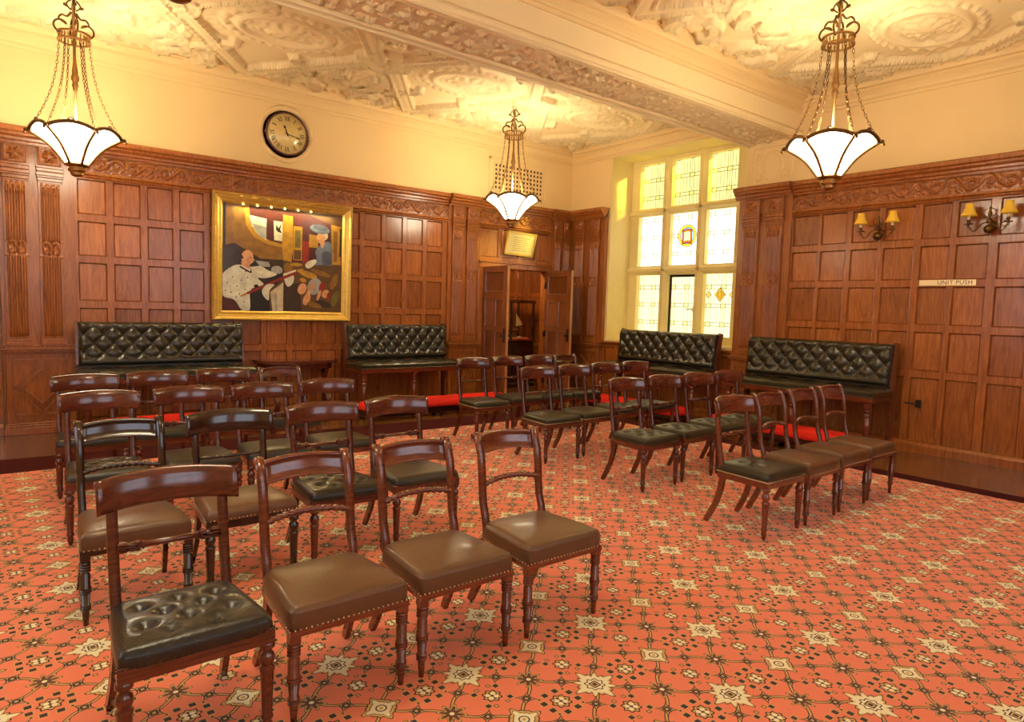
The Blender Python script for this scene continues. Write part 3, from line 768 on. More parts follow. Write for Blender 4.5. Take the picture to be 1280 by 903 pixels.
# display cabinet in the passage
t = thing('display_cabinet', 'dark glazed showcase standing in the passage beyond the open doors', 'cabinet', (-.50, 1.3, 0))
m = MB(); m.box(-.5, .62, -.25, .25, 0, .86, b=.01); m.box(-.53, .65, -.28, .28, .86, .90, b=.008); m.box(-.53, .65, -.28, .28, 0, .08, b=.008)
for k in range(2): m.box(-.45+k*.54, .05+k*.54, -.262, -.25, .15, .78, b=.004)
m.build('base', MAHOG_D, t)
m = MB()
for x in (-.5, .04, .585):
    for y in (-.25, .215): m.box(x, x+.035, y, y+.035, .9, 1.62)
m.box(-.52, .64, -.27, .27, 1.6, 1.66, b=.01)
m.build('frame', MAHOG_D, t)
GL = bpy.data.materials.new('cabinet_glass'); GL.use_nodes = True; _g = GL.node_tree; _g.nodes.clear()
_o = _g.nodes.new('ShaderNodeOutputMaterial'); _m = _g.nodes.new('ShaderNodeMixShader'); _m.inputs[0].default_value = .07; _tr = _g.nodes.new('ShaderNodeBsdfTransparent'); _gl = _g.nodes.new('ShaderNodeBsdfGlossy'); _gl.inputs['Roughness'].default_value = .03
_g.links.new(_tr.outputs[0], _m.inputs[1]); _g.links.new(_gl.outputs[0], _m.inputs[2]); _g.links.new(_m.outputs[0], _o.inputs[0])
m = MB(); m.box(-.47, .6, -.245, -.241, .9, 1.6); m.build('glass_front', GL, t)
IV = simple('ivory', lin((.9, .82, .6)), rough=.6)
t = thing('model_ship', 'pale model sailing ship inside the passage showcase', 'model ship', (-.36, 1.28, 1.10))
m = MB()
RG = []
for k in range(13):
    s = k/12; wv = .055*math.sin(PI*min(1, .1+s*.95))**.6; RG.append([(-.3+.6*s, wv*math.cos(a), -.0+.02*abs(2*s-1)**2-.06*math.sin(a)) for a in np.linspace(0, PI, 9)])
m.rings(RG); m.build('hull', MAHOG_L, t)
m = MB()
for x, h in ((-.17, .36), (.02, .42), (.19, .34)): m.tube([(x, 0, 0), (x, 0, h)], .005, 6)
m.tube([(.28, 0, .01), (.4, 0, .09)], .004, 6); m.build('mast', MAHOG_D, t)
m = MB()
for x, h in ((-.17, .36), (.02, .42)):
    for k in range(3):
        z = .06+k*.1; ww = .085-.015*k
        P = np.array([[(x+.02+.025*math.sin(PI*b), (a-.5)*2*ww*.5, z+b*.085) for b in np.linspace(0, 1, 5)] for a in np.linspace(0, 1, 5)]); P[:, :, 0] += (P[:, :, 1]); m.grid(P)
m.add([(.21, 0, .05), (.38, 0, .08), (.2, 0, .32), (.27, .02, .12)], [(0, 1, 3), (1, 2, 3), (2, 0, 3)], 0)
m.build('sail', IV, t)
t = thing('open_book', 'open pale book lying in the passage showcase', 'book', (-.2, 1.18, .925))
m = MB()
for s in (-1, 1):
    P = np.array([[(s*u*.25, v*.1-.05+.0, .02+.018*math.sin(PI*u)-.008*u) for v in (0, 1)] for u in np.linspace(0, 1, 9)]); m.grid(P)
    m.box(0, s*.25, -.05, .05, 0, .012)
m.build('page', IV, t)
m = MB(); m.box(-.27, .27, -.065, .065, -.022, -.002, b=.003); m.build('cover', REDV, t)

# ================================================================ BENCHES
def tufted(mb, x0, x1, z0, z1, f, pu, pv, amp=.035, edge=.05, n=None, res=.012, mi=0, btn=True, phase=(0, 0), zr=None, flat=None):
    """f(x, z, h) -> xyz; buttons on a staggered grid"""
    nx = int((x1-x0)/res)+1; nz = int((z1-z0)/res)+1
    X, Z = np.meshgrid(np.linspace(x0, x1, nx), np.linspace(z0, z1, nz), indexing='ij')
    s = (X-x0+phase[0])/pu; q = (Z-z0+phase[1])/pv
    a = np.abs(np.sin(PI*(s+q)/1.0*.5)); b = np.abs(np.sin(PI*(s-q)*.5))
    h = (a*b)**.32
    d = np.minimum(np.minimum(X-x0, x1-X), np.minimum(Z-z0, z1-Z))
    e = np.sqrt(np.clip(1-(1-np.clip(d/edge, 0, 1))**2, 0, 1))
    k = np.ones_like(h)
    if flat is not None: k = smoothstep(flat[0], flat[1], Z)
    h = amp*(1-k*(1-h))
    H = h*.9*e+.02*e
    P = np.array([[f(X[i, j], Z[i, j], H[i, j]) for j in range(nz)] for i in range(nx)])
    mb.grid(P, mi)
    # buttons
    if btn:
        i = -2
        for si in range(0, int((x1-x0)/pu)*1+4):
            for qi in range(0, int((z1-z0)/pv)+4):
                if (si+qi) % 2: continue
                x = x0-phase[0]+si*pu; z = z0-phase[1]+qi*pv
                if x < x0+.05 or x > x1-.05 or z < z0+.04 or z > z1-.03: continue
                if flat is not None and z < flat[1]-.02: continue
                c = f(x, z, .026); mb.ball(c, .011, 8, 5)
def make_bench(L, name, label):
    """high bench along local x, 0..L; back against y=0 side, sitter faces -y"""
    t = thing(name, label, 'bench', group='tall buttoned leather benches along the walls')
    m = MB()
    tilt = .11
    tufted(m, .03, L-.03, .74, 1.215, lambda x, z, h: (x, -.21+(z-.74)*tilt-h*1.25, z), .095, .098, amp=.042, edge=.045, phase=(.05, -.04+.0), flat=(.79, .84), res=.0125)
    m.box(.03, L-.03, -.21, -.13, .72, 1.16); m.add([(.03, -.21+.0, .74), (.03, -.157, 1.215), (.03, -.09, 1.215), (.03, -.12, .74), (L-.03, -.21, .74), (L-.03, -.157, 1.215), (L-.03, -.09, 1.215), (L-.03, -.12, .74)], [(0, 1, 2, 3), (4, 5, 6, 7), (1, 2, 6, 5), (2, 3, 7, 6)])
    m.build('back_cushion', BENCHL, t)
    m = MB()
    S = lambda x, y, h: (x, y, .685+h*.85)
    tufted(m, 0, L, -.70, -.19, S, .16, .17, amp=.03, edge=.06, phase=(.08, .08), res=.02, btn=True)
    m.box(.004, L-.004, -.697, -.19, .63, .69, b=.004); m.build('seat_cushion', BENCHL, t)
    m = MB(); m.box(.01, L-.01, -.69, -.18, .575, .632, b=.006)
    for k in range(2): m.box(k*(L-.03), k*(L-.03)+.03, -.2, -.12, .4, .78)
    m.build('seat_rail', MAHOG_L, t)
    m = MB()
    for x in np.arange(.01, L, .022): m.ball((x, -.699, .638), .005, 5, 4)
    m.build('nail_trim', NAIL, t)
    for x in (.008, L-.008-.03+.0):
        m = MB(); pts = [(-.17, .0), (-.155, .3), (-.14, .6), (-.165, .75), (-.14, .98), (-.095, 1.225)]
        m.sweep([(x+.012, a, b) for a, b in pts], [(-.016, -.04), (.016, -.04), (.016, .04), (-.016, .04)], X=(1, 0, 0), smooth=False); m.build('back_post', MAHOG_L, t)
    for x in (.06, L/2, L-.06):
        m = MB(); m.box(x-.032, x+.032, -.68, -.616, .50, .58, b=.004)
        m.lathe([(.026, .5), (.034, .49), (.034, .475), (.022, .465), (.022, .455), (.032, .445), (.034, .425), (.024, .41), (.032, .40), (.032, .2), (.027, .19), (.033, .18), (.033, .165), (.024, .15), (.022, .06), (.027, .05), (.018, .03), (.016, 0)], (x, -.648, 0), 16); m.build('leg', MAHOG_L, t)
    return t
gb = 'tall buttoned leather benches along the walls'
B1 = make_bench(1.78, 'tufted_bench', 'tall buttoned black leather bench at left, under the lamp beside the painting'); B1.location = (-7.51, -.06, 0)
dup(B1, (-4.38, -.06, 0), 0, 'tall buttoned black leather bench between the painting and the open doors', gb, (1.64/1.78, 1, 1))
dup(B1, (-.06, -1.50, 0), R(-90), 'tall buttoned black leather bench below the stained glass window', gb, (1.85/1.78, 1, 1))
dup(B1, (-.06, -3.80, 0), R(-90), 'tall buttoned black leather bench against the panelling right of the window', gb, (1.87/1.78, 1, 1))

def footstool(L, loc, rz, label):
    t = thing('footstool', label, 'footstool', loc, rz, 'long low red footstools before the benches')
    m = MB(); n = 40; W = .36
    P = []
    for i in range(n+1):
        u = i/n*2-1; row = []
        for j in range(15):
            v = j/14*2-1; e = (1-abs(u)**24)*(1-v**4); row.append((u*L/2, v*W/2, .17+.075*max(e, 0)**.5))
        P.append(row)
    m.grid(np.array(P)); m.box(-L/2, L/2, -W/2, W/2, .135, .17, b=.006); m.build('cushion', REDV, t)
    m = MB(); m.box(-L/2+.01, L/2-.01, -W/2+.01, W/2-.01, .05, .135, b=.005)
    m.build('frame', MAHOG_D, t)
    for sx in (-1, 0, 1):
        for sy in (-1, 1):
            m = MB(); m.lathe([(.02, .06), (.03, .045), (.032, .03), (.022, .008), (.02, 0)], (sx*(L/2-.06), sy*(W/2-.05), 0), 12); m.build('foot', MAHOG_D, t)
    return t
footstool(2.35, (-3.32, -.99, 0), 0, 'long red footstool before the bench beside the open doors')
footstool(1.75, (-6.5, -.99, 0), 0, 'long red footstool before the leftmost bench')
footstool(1.75, (-1.0, -4.72, 0), R(90), 'long red footstool before the bench right of the window')
footstool(1.75, (-1.0, -2.5, 0), R(90), 'long red footstool before the bench below the window')

# console table
t = thing('console_table', 'narrow mahogany console table with scroll supports, under the painting', 'table', (-5.03, -.04, 0))
m = MB(); n = 24; poly = [(-.54, 0)]+[(-.54*math.cos(PI*k/n), -.06-.38*math.sin(PI*k/n)**.6) for k in range(n+1)]+[(.54, 0)]
m.prism(poly, lambda a, b, h: (a, b, h), .715, .745); m.prism([(a*.97, b*.97) for a, b in poly], lambda a, b, h: (a, b, h), .70, .716); m.build('table_top', MAHOG_L, t)
m = MB(); m.prism([(a*.88, b*.86) for a, b in poly], lambda a, b, h: (a, b, h), .63, .70); m.build('apron', MAHOG, t)
for s in (-1, 1):
    m = MB(); pts = []
    for k in range(26):
        q = k/25; a = -PI*.5+q*2.0*PI*.75; pts.append((s*(.34+.0), -.30+.07*math.sin(q*2*PI), .64-q*.60))
    m.sweep(pts, [(-.03, -.02), (.03, -.02), (.03, .02), (-.03, .02)], smooth=False); m.lathe([(.04, -.03), (.045, 0), (.04, .03)], (s*.34, -.25, .60), 14, axis='x'); m.box(s*.34-.04, s*.34+.04, -.36, -.25, 0, .04, b=.005); m.build('leg', MAHOG, t)
for s in (-1, 1):
    m = MB(); m.box(s*.42-.025, s*.42+.025, -.05, -.0, 0, .64, b=.004); m.build('leg', MAHOG, t)

# ================================================================ CHAIRS
def seat_cushion(wf, wb, d, z0, z1, dome, tuft, mat):
    creases = [(p[0], p[1], q_[0], q_[1]) for i_, p in enumerate(tuft or []) for q_ in (tuft or [])[i_+1:] if .05 < math.hypot(p[0]-q_[0], p[1]-q_[1]) < .112 and abs(p[1]-q_[1]) > .03 and p[2] > .008]
    m = MB(); n = 45; nv = 45; P = np.zeros((n, nv, 3))
    for i in range(n):
        for j in range(nv):
            u = i/(n-1)*2-1; v = j/(nv-1)*2-1            # v=-1 front
            k = 1-.055*(abs(u)**6*abs(v)**6)
            W = (wf*(1-v)/2+wb*(1+v)/2)/2
            x = u*W*k; y = v*d/2*k
            e = min(1-abs(u), (1-abs(v)))
            er = .16; q = math.sqrt(max(0, 1-(1-min(e/er, 1))**2))
            z = z1-.020*(1-q)+dome*(1-u*u)*(1-v*v)
            if tuft:
                best = 0
                for (bx, by, dp) in tuft:
                    rr = (x-bx)**2+(y-by)**2; best += dp*1.5*math.exp(-rr/.0006)
                    best += dp*.5*math.exp(-rr/.006)
                for (ax_, ay_, bx_, by_) in creases:
                    L2 = (bx_-ax_)**2+(by_-ay_)**2; s_ = max(0, min(1, ((x-ax_)*(bx_-ax_)+(y-ay_)*(by_-ay_))/L2)); d2 = (x-ax_-s_*(bx_-ax_))**2+(y-ay_-s_*(by_-ay_))**2
                    best = max(best, .009*math.exp(-d2/.00012))
                z -= best
            P[i, j] = (x, y, z)
    m.grid(P)
    bd = [tuple(P[i, 0]) for i in range(n)]+[tuple(P[n-1, j]) for j in range(1, nv)]+[tuple(P[i, nv-1]) for i in range(n-2, -1, -1)]+[tuple(P[0, j]) for j in range(nv-2, 0, -1)]
    RG = [bd]
    for s, b in ((.25, 1.012), (.5, 1.015), (.8, 1.006), (1, .995)): RG.append([(p[0]*b, p[1]*b, p[2]+(z0-p[2])*s) for p in bd])
    m.rings(RG, caps=False)
    if tuft:
        for bx, by, dp in tuft:
            i = min(range(n), key=lambda k_: 0) ; W_ = 0
            vj = int(round((by/(d/2)+1)/2*(nv-1))); v = vj/(nv-1)*2-1; W_ = (wf*(1-v)/2+wb*(1+v)/2)/2; ui = int(round((bx/W_+1)/2*(n-1)))
            m.ball((bx, by, P[min(max(ui, 0), n-1), min(max(vj, 0), nv-1), 2]+.001), .008, 8, 4, sc=(1, 1, .5))
    return m
TUFT = [(-.12, .10, .016), (0, .10, .016), (.12, .10, .016), (-.06, .02, .018), (.06, .02, .018), (-.13, -.06, .014), (0, -.06, .016), (.13, -.06, .014), (-.07, -.13, .008), (.07, -.13, .008)]
TUFT_F = [(-.09, .06, .007), (.09, .06, .007), (-.09, -.06, .007), (.09, -.06, .007), (0, 0, .007)]
def turned(style, x, y, h):
    m = MB(); 
    if style == 'A':
        m.box(x-.021, x+.021, y-.021, y+.021, h-.045, h, b=.003)
        m.lathe([(.018, h-.045), (.026, h-.055), (.027, h-.068), (.017, h-.078), (.016, h-.085), (.024, h-.095), (.027, h-.112), (.022, h-.128), (.018, h-.133), (.026, h-.142), (.026, h-.148), (.023, h-.16), (.017, .075), (.021, .068), (.021, .060), (.014, .053), (.018, .040), (.017, .028), (.010, .0)], (x, y, 0), 16)
    else:
        m.box(x-.020, x+.020, y-.020, y+.020, h-.05, h, b=.003)
        pr = [(.019, h-.05)]
        for k in range(4): pr += [(.0235, h-.054-k*.012), (.0235, h-.059-k*.012), (.0155, h-.060-k*.012), (.0155, h-.065-k*.012)]
        pr += [(.021, h-.108), (.021, h-.165)]
        for k in range(3): pr += [(.0250, h-.170-k*.010), (.0250, h-.174-k*.010), (.0165, h-.175-k*.010), (.0165, h-.179-k*.010)]
        pr += [(.020, h-.20), (.0165, .10)]
        for k in range(3): pr += [(.0215, .098-k*.010), (.0215, .094-k*.010), (.0135, .093-k*.010), (.0135, .089-k*.010)]
        pr += [(.015, .065), (.011, 0)]
        m.lathe(pr, (x, y, 0), 16)
    return m
def stile_pts(style, top):
    if style == 'A': return [(.175, .36), (.180, .42), (.196, .48), (.212, .56), (.222, .64), (.233, .72), (.245, top-.06), (.256, top-.02)]
    return [(.178, .36), (.180, .41), (.192, .46), (.212, .52), (.222, .60), (.228, .68), (.24, .76), (.262, .82), (.285, top-.012)]
def reeded(w, d):
    s = []; n = 3
    for k in range(n):
        c = -w/2+(k+.5)*w/n
        for a in (PI, PI*.75, PI*.5, PI*.25, 0): s.append((c+math.cos(a)*w/n*.5, d/2+math.sin(a)*w/n*.38))
    return s+[(w/2, -d/2), (-w/2, -d/2)]
def make_chair(name, style, seatmat, woodmat, tuft=None, trim='nails', crest='tablet', rail='block', hb=.87):
    """local frame: floor z=0, front at -y, centre of seat at the origin"""
    t = thing(name, 'mahogany chair', 'chair')
    wf, wb, d = (.475, .40, .42)
    zs_ = .372 if style == 'A' else .345
    ztop = .432
    cu = seat_cushion(wf, wb, d, zs_-(.0 if style == 'A' else .0), ztop, .022 if not tuft else .03, tuft, seatmat); cu.build('seat_cushion', seatmat, t)
    # frame
    m = MB(); zf0, zf1 = (.332, .376) if style == 'A' else (.325, .350)
    F = [(-wf/2*.985, -d/2*.985), (wf/2*.985, -d/2*.985), (wb/2*.985, d/2*.985), (-wb/2*.985, d/2*.985)]; I = [(a*.86, b*.86) for a, b in F]
    V = [(a, b, z) for z in (zf0, zf1) for a, b in F]+[(a, b, z) for z in (zf0, zf1) for a, b in I]
    Fc = []
    for k in range(4):
        l = (k+1) % 4; Fc += [(k, l, 4+l, 4+k), (8+k, 8+l, 12+l, 12+k), (k, l, 8+l, 8+k), (4+k, 4+l, 12+l, 12+k)]
    m.add(V, Fc); m.build('seat_frame', woodmat, t)
    for sx in (-1, 1): turned('A' if style == 'A' else 'B', sx*(wf/2-.024), -d/2+.025, zf1-.002 if style == 'B' else .385).build('leg', woodmat, t)
    for sx in (-1, 1):
        m = MB(); xs = sx*(wb/2-.018)
        pts = [(xs, .172, .40), (xs, .170, .32), (xs+sx*.003, .182, .24), (xs+sx*.006, .208, .15), (xs+sx*.010, .245, .075), (xs+sx*.013, .276, .018), (xs+sx*.014, .282, .0)]
        m.sweep(pts, [(-.014, -.021), (.014, -.021), (.014, .021), (-.014, .021)], X=(1, 0, 0), smooth=False, scale=lambda q: 1-.22*q); m.v[-1][:, 2] = np.maximum(m.v[-1][:, 2], 0); m.build('leg', woodmat, t)
    # stiles
    xt = .183
    P = stile_pts(style, hb)
    for sx in (-1, 1):
        m = MB(); n = len(P); pts = [(sx*((wb/2-.018)*(1-i/(n-1))+xt*(i/(n-1))), a, b) for i, (a, b) in enumerate(P)]
        m.sweep(pts, reeded(.034, .020)[::-1], X=(1, 0, 0), smooth=True)
        if style == 'B':
            a, b = P[-1]; m.lathe([(.0001, -.019), (.014, -.019), (.017, -.012), (.017, .012), (.014, .019), (.0001, .019)], (sx*xt, a+.006, b-.006), 14, axis='x')
        m.build('stile', woodmat, t)
    # crest rail
    m = MB(); y0 = P[-1][0]
    if crest == 'tablet':
        hwc = .232; n = 22; RG = []
        for i in range(n+1):
            u = i/n*2-1; x = u*hwc; yc = y0+.018-.070*u*u; zt = hb+.006-.012*u*u; zb = hb-.118-.006*u*u
            sec = [(-.012, zb), (-.016, zb+.012), (-.012, zb+.05), (-.006, zt-.03), (.006, zt-.008), (.016, zt), (.030, zt-.004), (.034, zt-.016), (.022, zt-.024), (.014, zt-.045), (.010, zb+.04), (.008, zb)]
            RG.append([(x, yc+a, b) for a, b in sec])
        m.rings(RG)
        for sx in (-1, 1): m.lathe([(.0001, -.003), (.012, -.003), (.012, .003), (.0001, .003)], (sx*hwc, y0+.018-.070+.018, hb-.018), 12, axis='x')
    else:
        n = 18; RG = []; x1 = xt-.012; zt, zb = hb-.018, hb-.112; ya = P[-2][0]+.006
        for i in range(n+1):
            u = i/n*2-1; x = u*x1; yc = ya+.026*(1-u*u); dz = .012*(1-u*u); zt_, zb_ = zt+dz, zb+dz; f = .006 if abs(u) < .9 else 0
            fi = -.008 if abs(u) < .93 else -.013
            sec = [(-.008, zb_), (-.013, zb_+.003), (-.013, zb_+.010), (fi, zb_+.012), (fi, zb_+.04), (fi, zt_-.03), (fi, zt_-.015), (-.013, zt_-.013), (-.013, zt_-.004), (-.007, zt_), (.006, zt_), (.011, zt_-.005), (.011, zb_+.005), (.006, zb_)]
            RG.append([(x, yc-.008+a+(b-zb_)*.25, b) for a, b in sec])
        m.rings(RG)
    m.build('crest_rail', woodmat, t)
    # middle rail
    m = MB(); zr = .615; yr = .218
    if rail == 'block':
        m.tube([(-.17, yr, zr), (.17, yr, zr)], .011, 10)
        for sx in (-1, 1):
            for k, (xx, rr, hh) in enumerate(((.155, .019, .016), (.128, .014, .010), (.108, .019, .010), (.09, .015, .006))):
                m.box(sx*xx-hh, sx*xx+hh, yr-rr*.7, yr+rr*.7, zr-rr, zr+rr, b=.004)
            for e in (-1, 0, 1): m.tube([(sx*.17, yr-.012, zr+e*.009), (sx*.125, yr-.014, zr+e*.011), (sx*.105, yr-.012, zr+e*.006)], .005, 6)
    elif rail == 'rope':
        RG = []; n = 90; k = 14
        for i in range(n+1):
            u = i/n*2-1; x = u*.172; yc = yr+.022*(1-u*u); z = zr+.018*(1-u*u)
            au = abs(u)
            base = .0135 if au < .62 else (.009+.007*abs(math.sin((au-.62)*18)))
            ring = []
            for j in range(k):
                a = j*2*PI/k; rr = base*(1+(.17*math.cos(3*a-u*38) if au < .62 else 0)); ring.append((x, yc+rr*math.cos(a), z+rr*math.sin(a)))
            RG.append(ring)
        m.rings(RG)
    else:  # slim turned rail
        m.lathe([(.008, -.172), (.009, -.13), (.013, -.12), (.009, -.11), (.013, -.10), (.0085, -.09), (.010, -.04), (.014, -.03), (.011, -.02), (.015, 0), (.011, .02), (.014, .03), (.010, .04), (.0085, .09), (.013, .10), (.009, .11), (.013, .12), (.009, .13), (.008, .172)], (0, yr, zr), 12, axis='x')
    m.build('cross_rail', woodmat, t)
    if trim in ('nails', 'dark'):
        m = MB(); z = zs_+.008; 
        for (p, q, c) in (((-wf/2, -d/2), (wf/2, -d/2), 24), ((-wf/2, -d/2), (-wb/2, d/2), 20), ((wf/2, -d/2), (wb/2, d/2), 20)):
            for k in range(c+1): s = k/c; m.ball(((p[0]+(q[0]-p[0])*s)*1.002, (p[1]+(q[1]-p[1])*s)*1.002, z), .0042, 5, 4)
        m.build('nail_trim', NAIL if trim == 'nails' else NAILD, t)
    elif trim == 'piping':
        m = MB(); z = zs_+.004; m.tube([(-wb/2, d/2, z), (-wf/2-.001, -d/2-.001, z), (wf/2+.001, -d/2-.001, z), (wb/2, d/2, z)], .004, 6); m.build('piping', PIPE, t)
    return t
NAILD = simple('dark_nail', (.06, .04, .02), rough=.3, metal=.8)
PR = {}
def proto(key, *a, **k): PR[key] = [make_chair('side_chair', *a, **k), False]
proto('tuftA', 'A', BLACKL, MAHOG, TUFT, trim='dark')
proto('tuftO', 'A', OLIVEL, MAHOG, TUFT, trim='none')
proto('blackA', 'A', OLIVEL, MAHOG, None, trim='none')
proto('pipeA', 'A', OLIVEL, MAHOG, None, trim='piping', rail='slim')
proto('pipeT', 'A', OLIVEL, MAHOG_L, TUFT_F, trim='piping', rail='slim')
proto('brownB', 'B', BROWNL, MAHOG_L, None, trim='nails', crest='panel', rail='rope')
proto('brownD', 'B', BROWNL, MAHOG_D, None, trim='nails', crest='panel', rail='rope')
proto('brownK', 'A', BROWNL, MAHOG_D, None, trim='nails', rail='slim')
proto('blackB', 'B', OLIVEL, MAHOG, None, trim='none', crest='panel', rail='slim')
def chair(key, x, yf, label, group, rz=0, zs=1.0, wsc=1.0):
    yc = yf+.21
    root, used = PR[key]
    if not used:
        root.location = (x, yc, .014); root.rotation_euler = (0, 0, rz); root['label'] = label; root['group'] = group; root.scale = (wsc, 1, zs); PR[key][1] = True; return root
    return dup(root, (x, yc, .014), rz, label, group, (wsc, 1, zs))
LG, RGp = 'mahogany side chairs of the left block', 'mahogany side chairs of the right block'
CH = [
 # left block, front row
 ('tuftA', -7.79, -6.66, 'black buttoned leather chair with overhanging crest, leftmost of the front row, nearest the camera'),
 ('brownB', -7.27, -6.66, 'brown leather chair with rope twist rail, front row, between buttoned black and brown chairs'),
 ('brownB', -6.75, -6.66, 'brown leather chair with rope twist rail, middle one of the three front row brown chairs'),
 ('brownB', -6.20, -6.66, 'brown leather chair at the right end of the left block front row, beside the aisle'),
 # second row
 ('brownD', -7.76, -5.42, 'brown seated chair with dark framed crest panel, leftmost of the left block second row'),
 ('brownK', -7.22, -5.38, 'brown seated chair with nearly black crest, left block second row, second from left'),
 ('tuftA', -6.66, -5.34, 'shiny black buttoned chair, left block second row, behind the front brown chairs'),
 ('blackA', -6.12, -5.30, 'plain black leather chair ending the left block second row at the aisle'),
 ('tuftO', -7.71, -4.22, 'worn black buttoned chair, leftmost of the left block third row'),
 ('blackA', -7.16, -4.18, 'worn black leather chair, left block third row, second from left'),
 ('blackA', -6.64, -4.16, 'worn black leather chair, left block third row, third from left'),
 ('blackA', -6.10, -4.10, 'worn black leather chair ending the left block third row at the aisle'),
 ('blackA', -7.67, -3.08, 'black leather chair, leftmost of the left block back row'),
 ('blackA', -7.15, -3.04, 'black leather chair before the left bench, back row, second from left'),
 ('blackA', -6.60, -2.96, 'black leather chair, left block back row, third from left'),
 ('blackB', -6.06, -2.92, 'chair with scrolled back posts ending the left block back row at the aisle'),
]
for k, x, y, lab in CH: chair(k, x, y, lab, LG, zs=.99)
CH = [
 ('pipeT', -4.06, -6.55, 'black chair with pale piped seat edge, front row of the right block, at the aisle'),
 ('brownB', -3.52, -6.55, 'brown leather chair beside the pale piped black chair, right block front row'),
 ('brownB', -2.98, -6.53, 'brown leather chair, right block front row, third from the aisle'),
 ('brownB', -2.45, -6.51, 'brown leather chair at the far right end of the front row, before the panelling'),
 ('tuftO', -3.84, -5.32, 'black buttoned chair at the aisle end of the right block second row'),
 ('tuftO', -3.29, -5.30, 'black buttoned chair, right block second row, second from the aisle'),
 ('tuftO', -2.74, -5.28, 'black buttoned chair, right block second row, third from the aisle'),
 ('tuftO', -2.20, -5.26, 'black buttoned chair at the window wall end of the right block second row'),
 ('pipeA', -3.87, -4.14, 'black leather chair with piped edge, aisle end of the right block third row'),
 ('pipeA', -3.32, -4.10, 'black leather chair, right block third row, second from the aisle'),
 ('tuftO', -2.77, -4.04, 'black buttoned chair, right block third row, third from the aisle'),
 ('tuftO', -2.24, -4.02, 'black buttoned chair at the window wall end of the right block third row'),
 ('pipeA', -3.86, -2.98, 'black leather chair at the aisle end of the right block back row'),
 ('blackA', -3.26, -2.86, 'black leather chair, right block back row, second from the aisle'),
 ('blackA', -2.74, -2.84, 'black leather chair before the open doors, right block back row, third from the aisle'),
 ('blackB', -2.22, -2.82, 'chair with scrolled back posts at the window wall end of the back row'),
]
for k, x, y, lab in CH: chair(k, x, y, lab, RGp, zs=1.03, wsc=1.0)

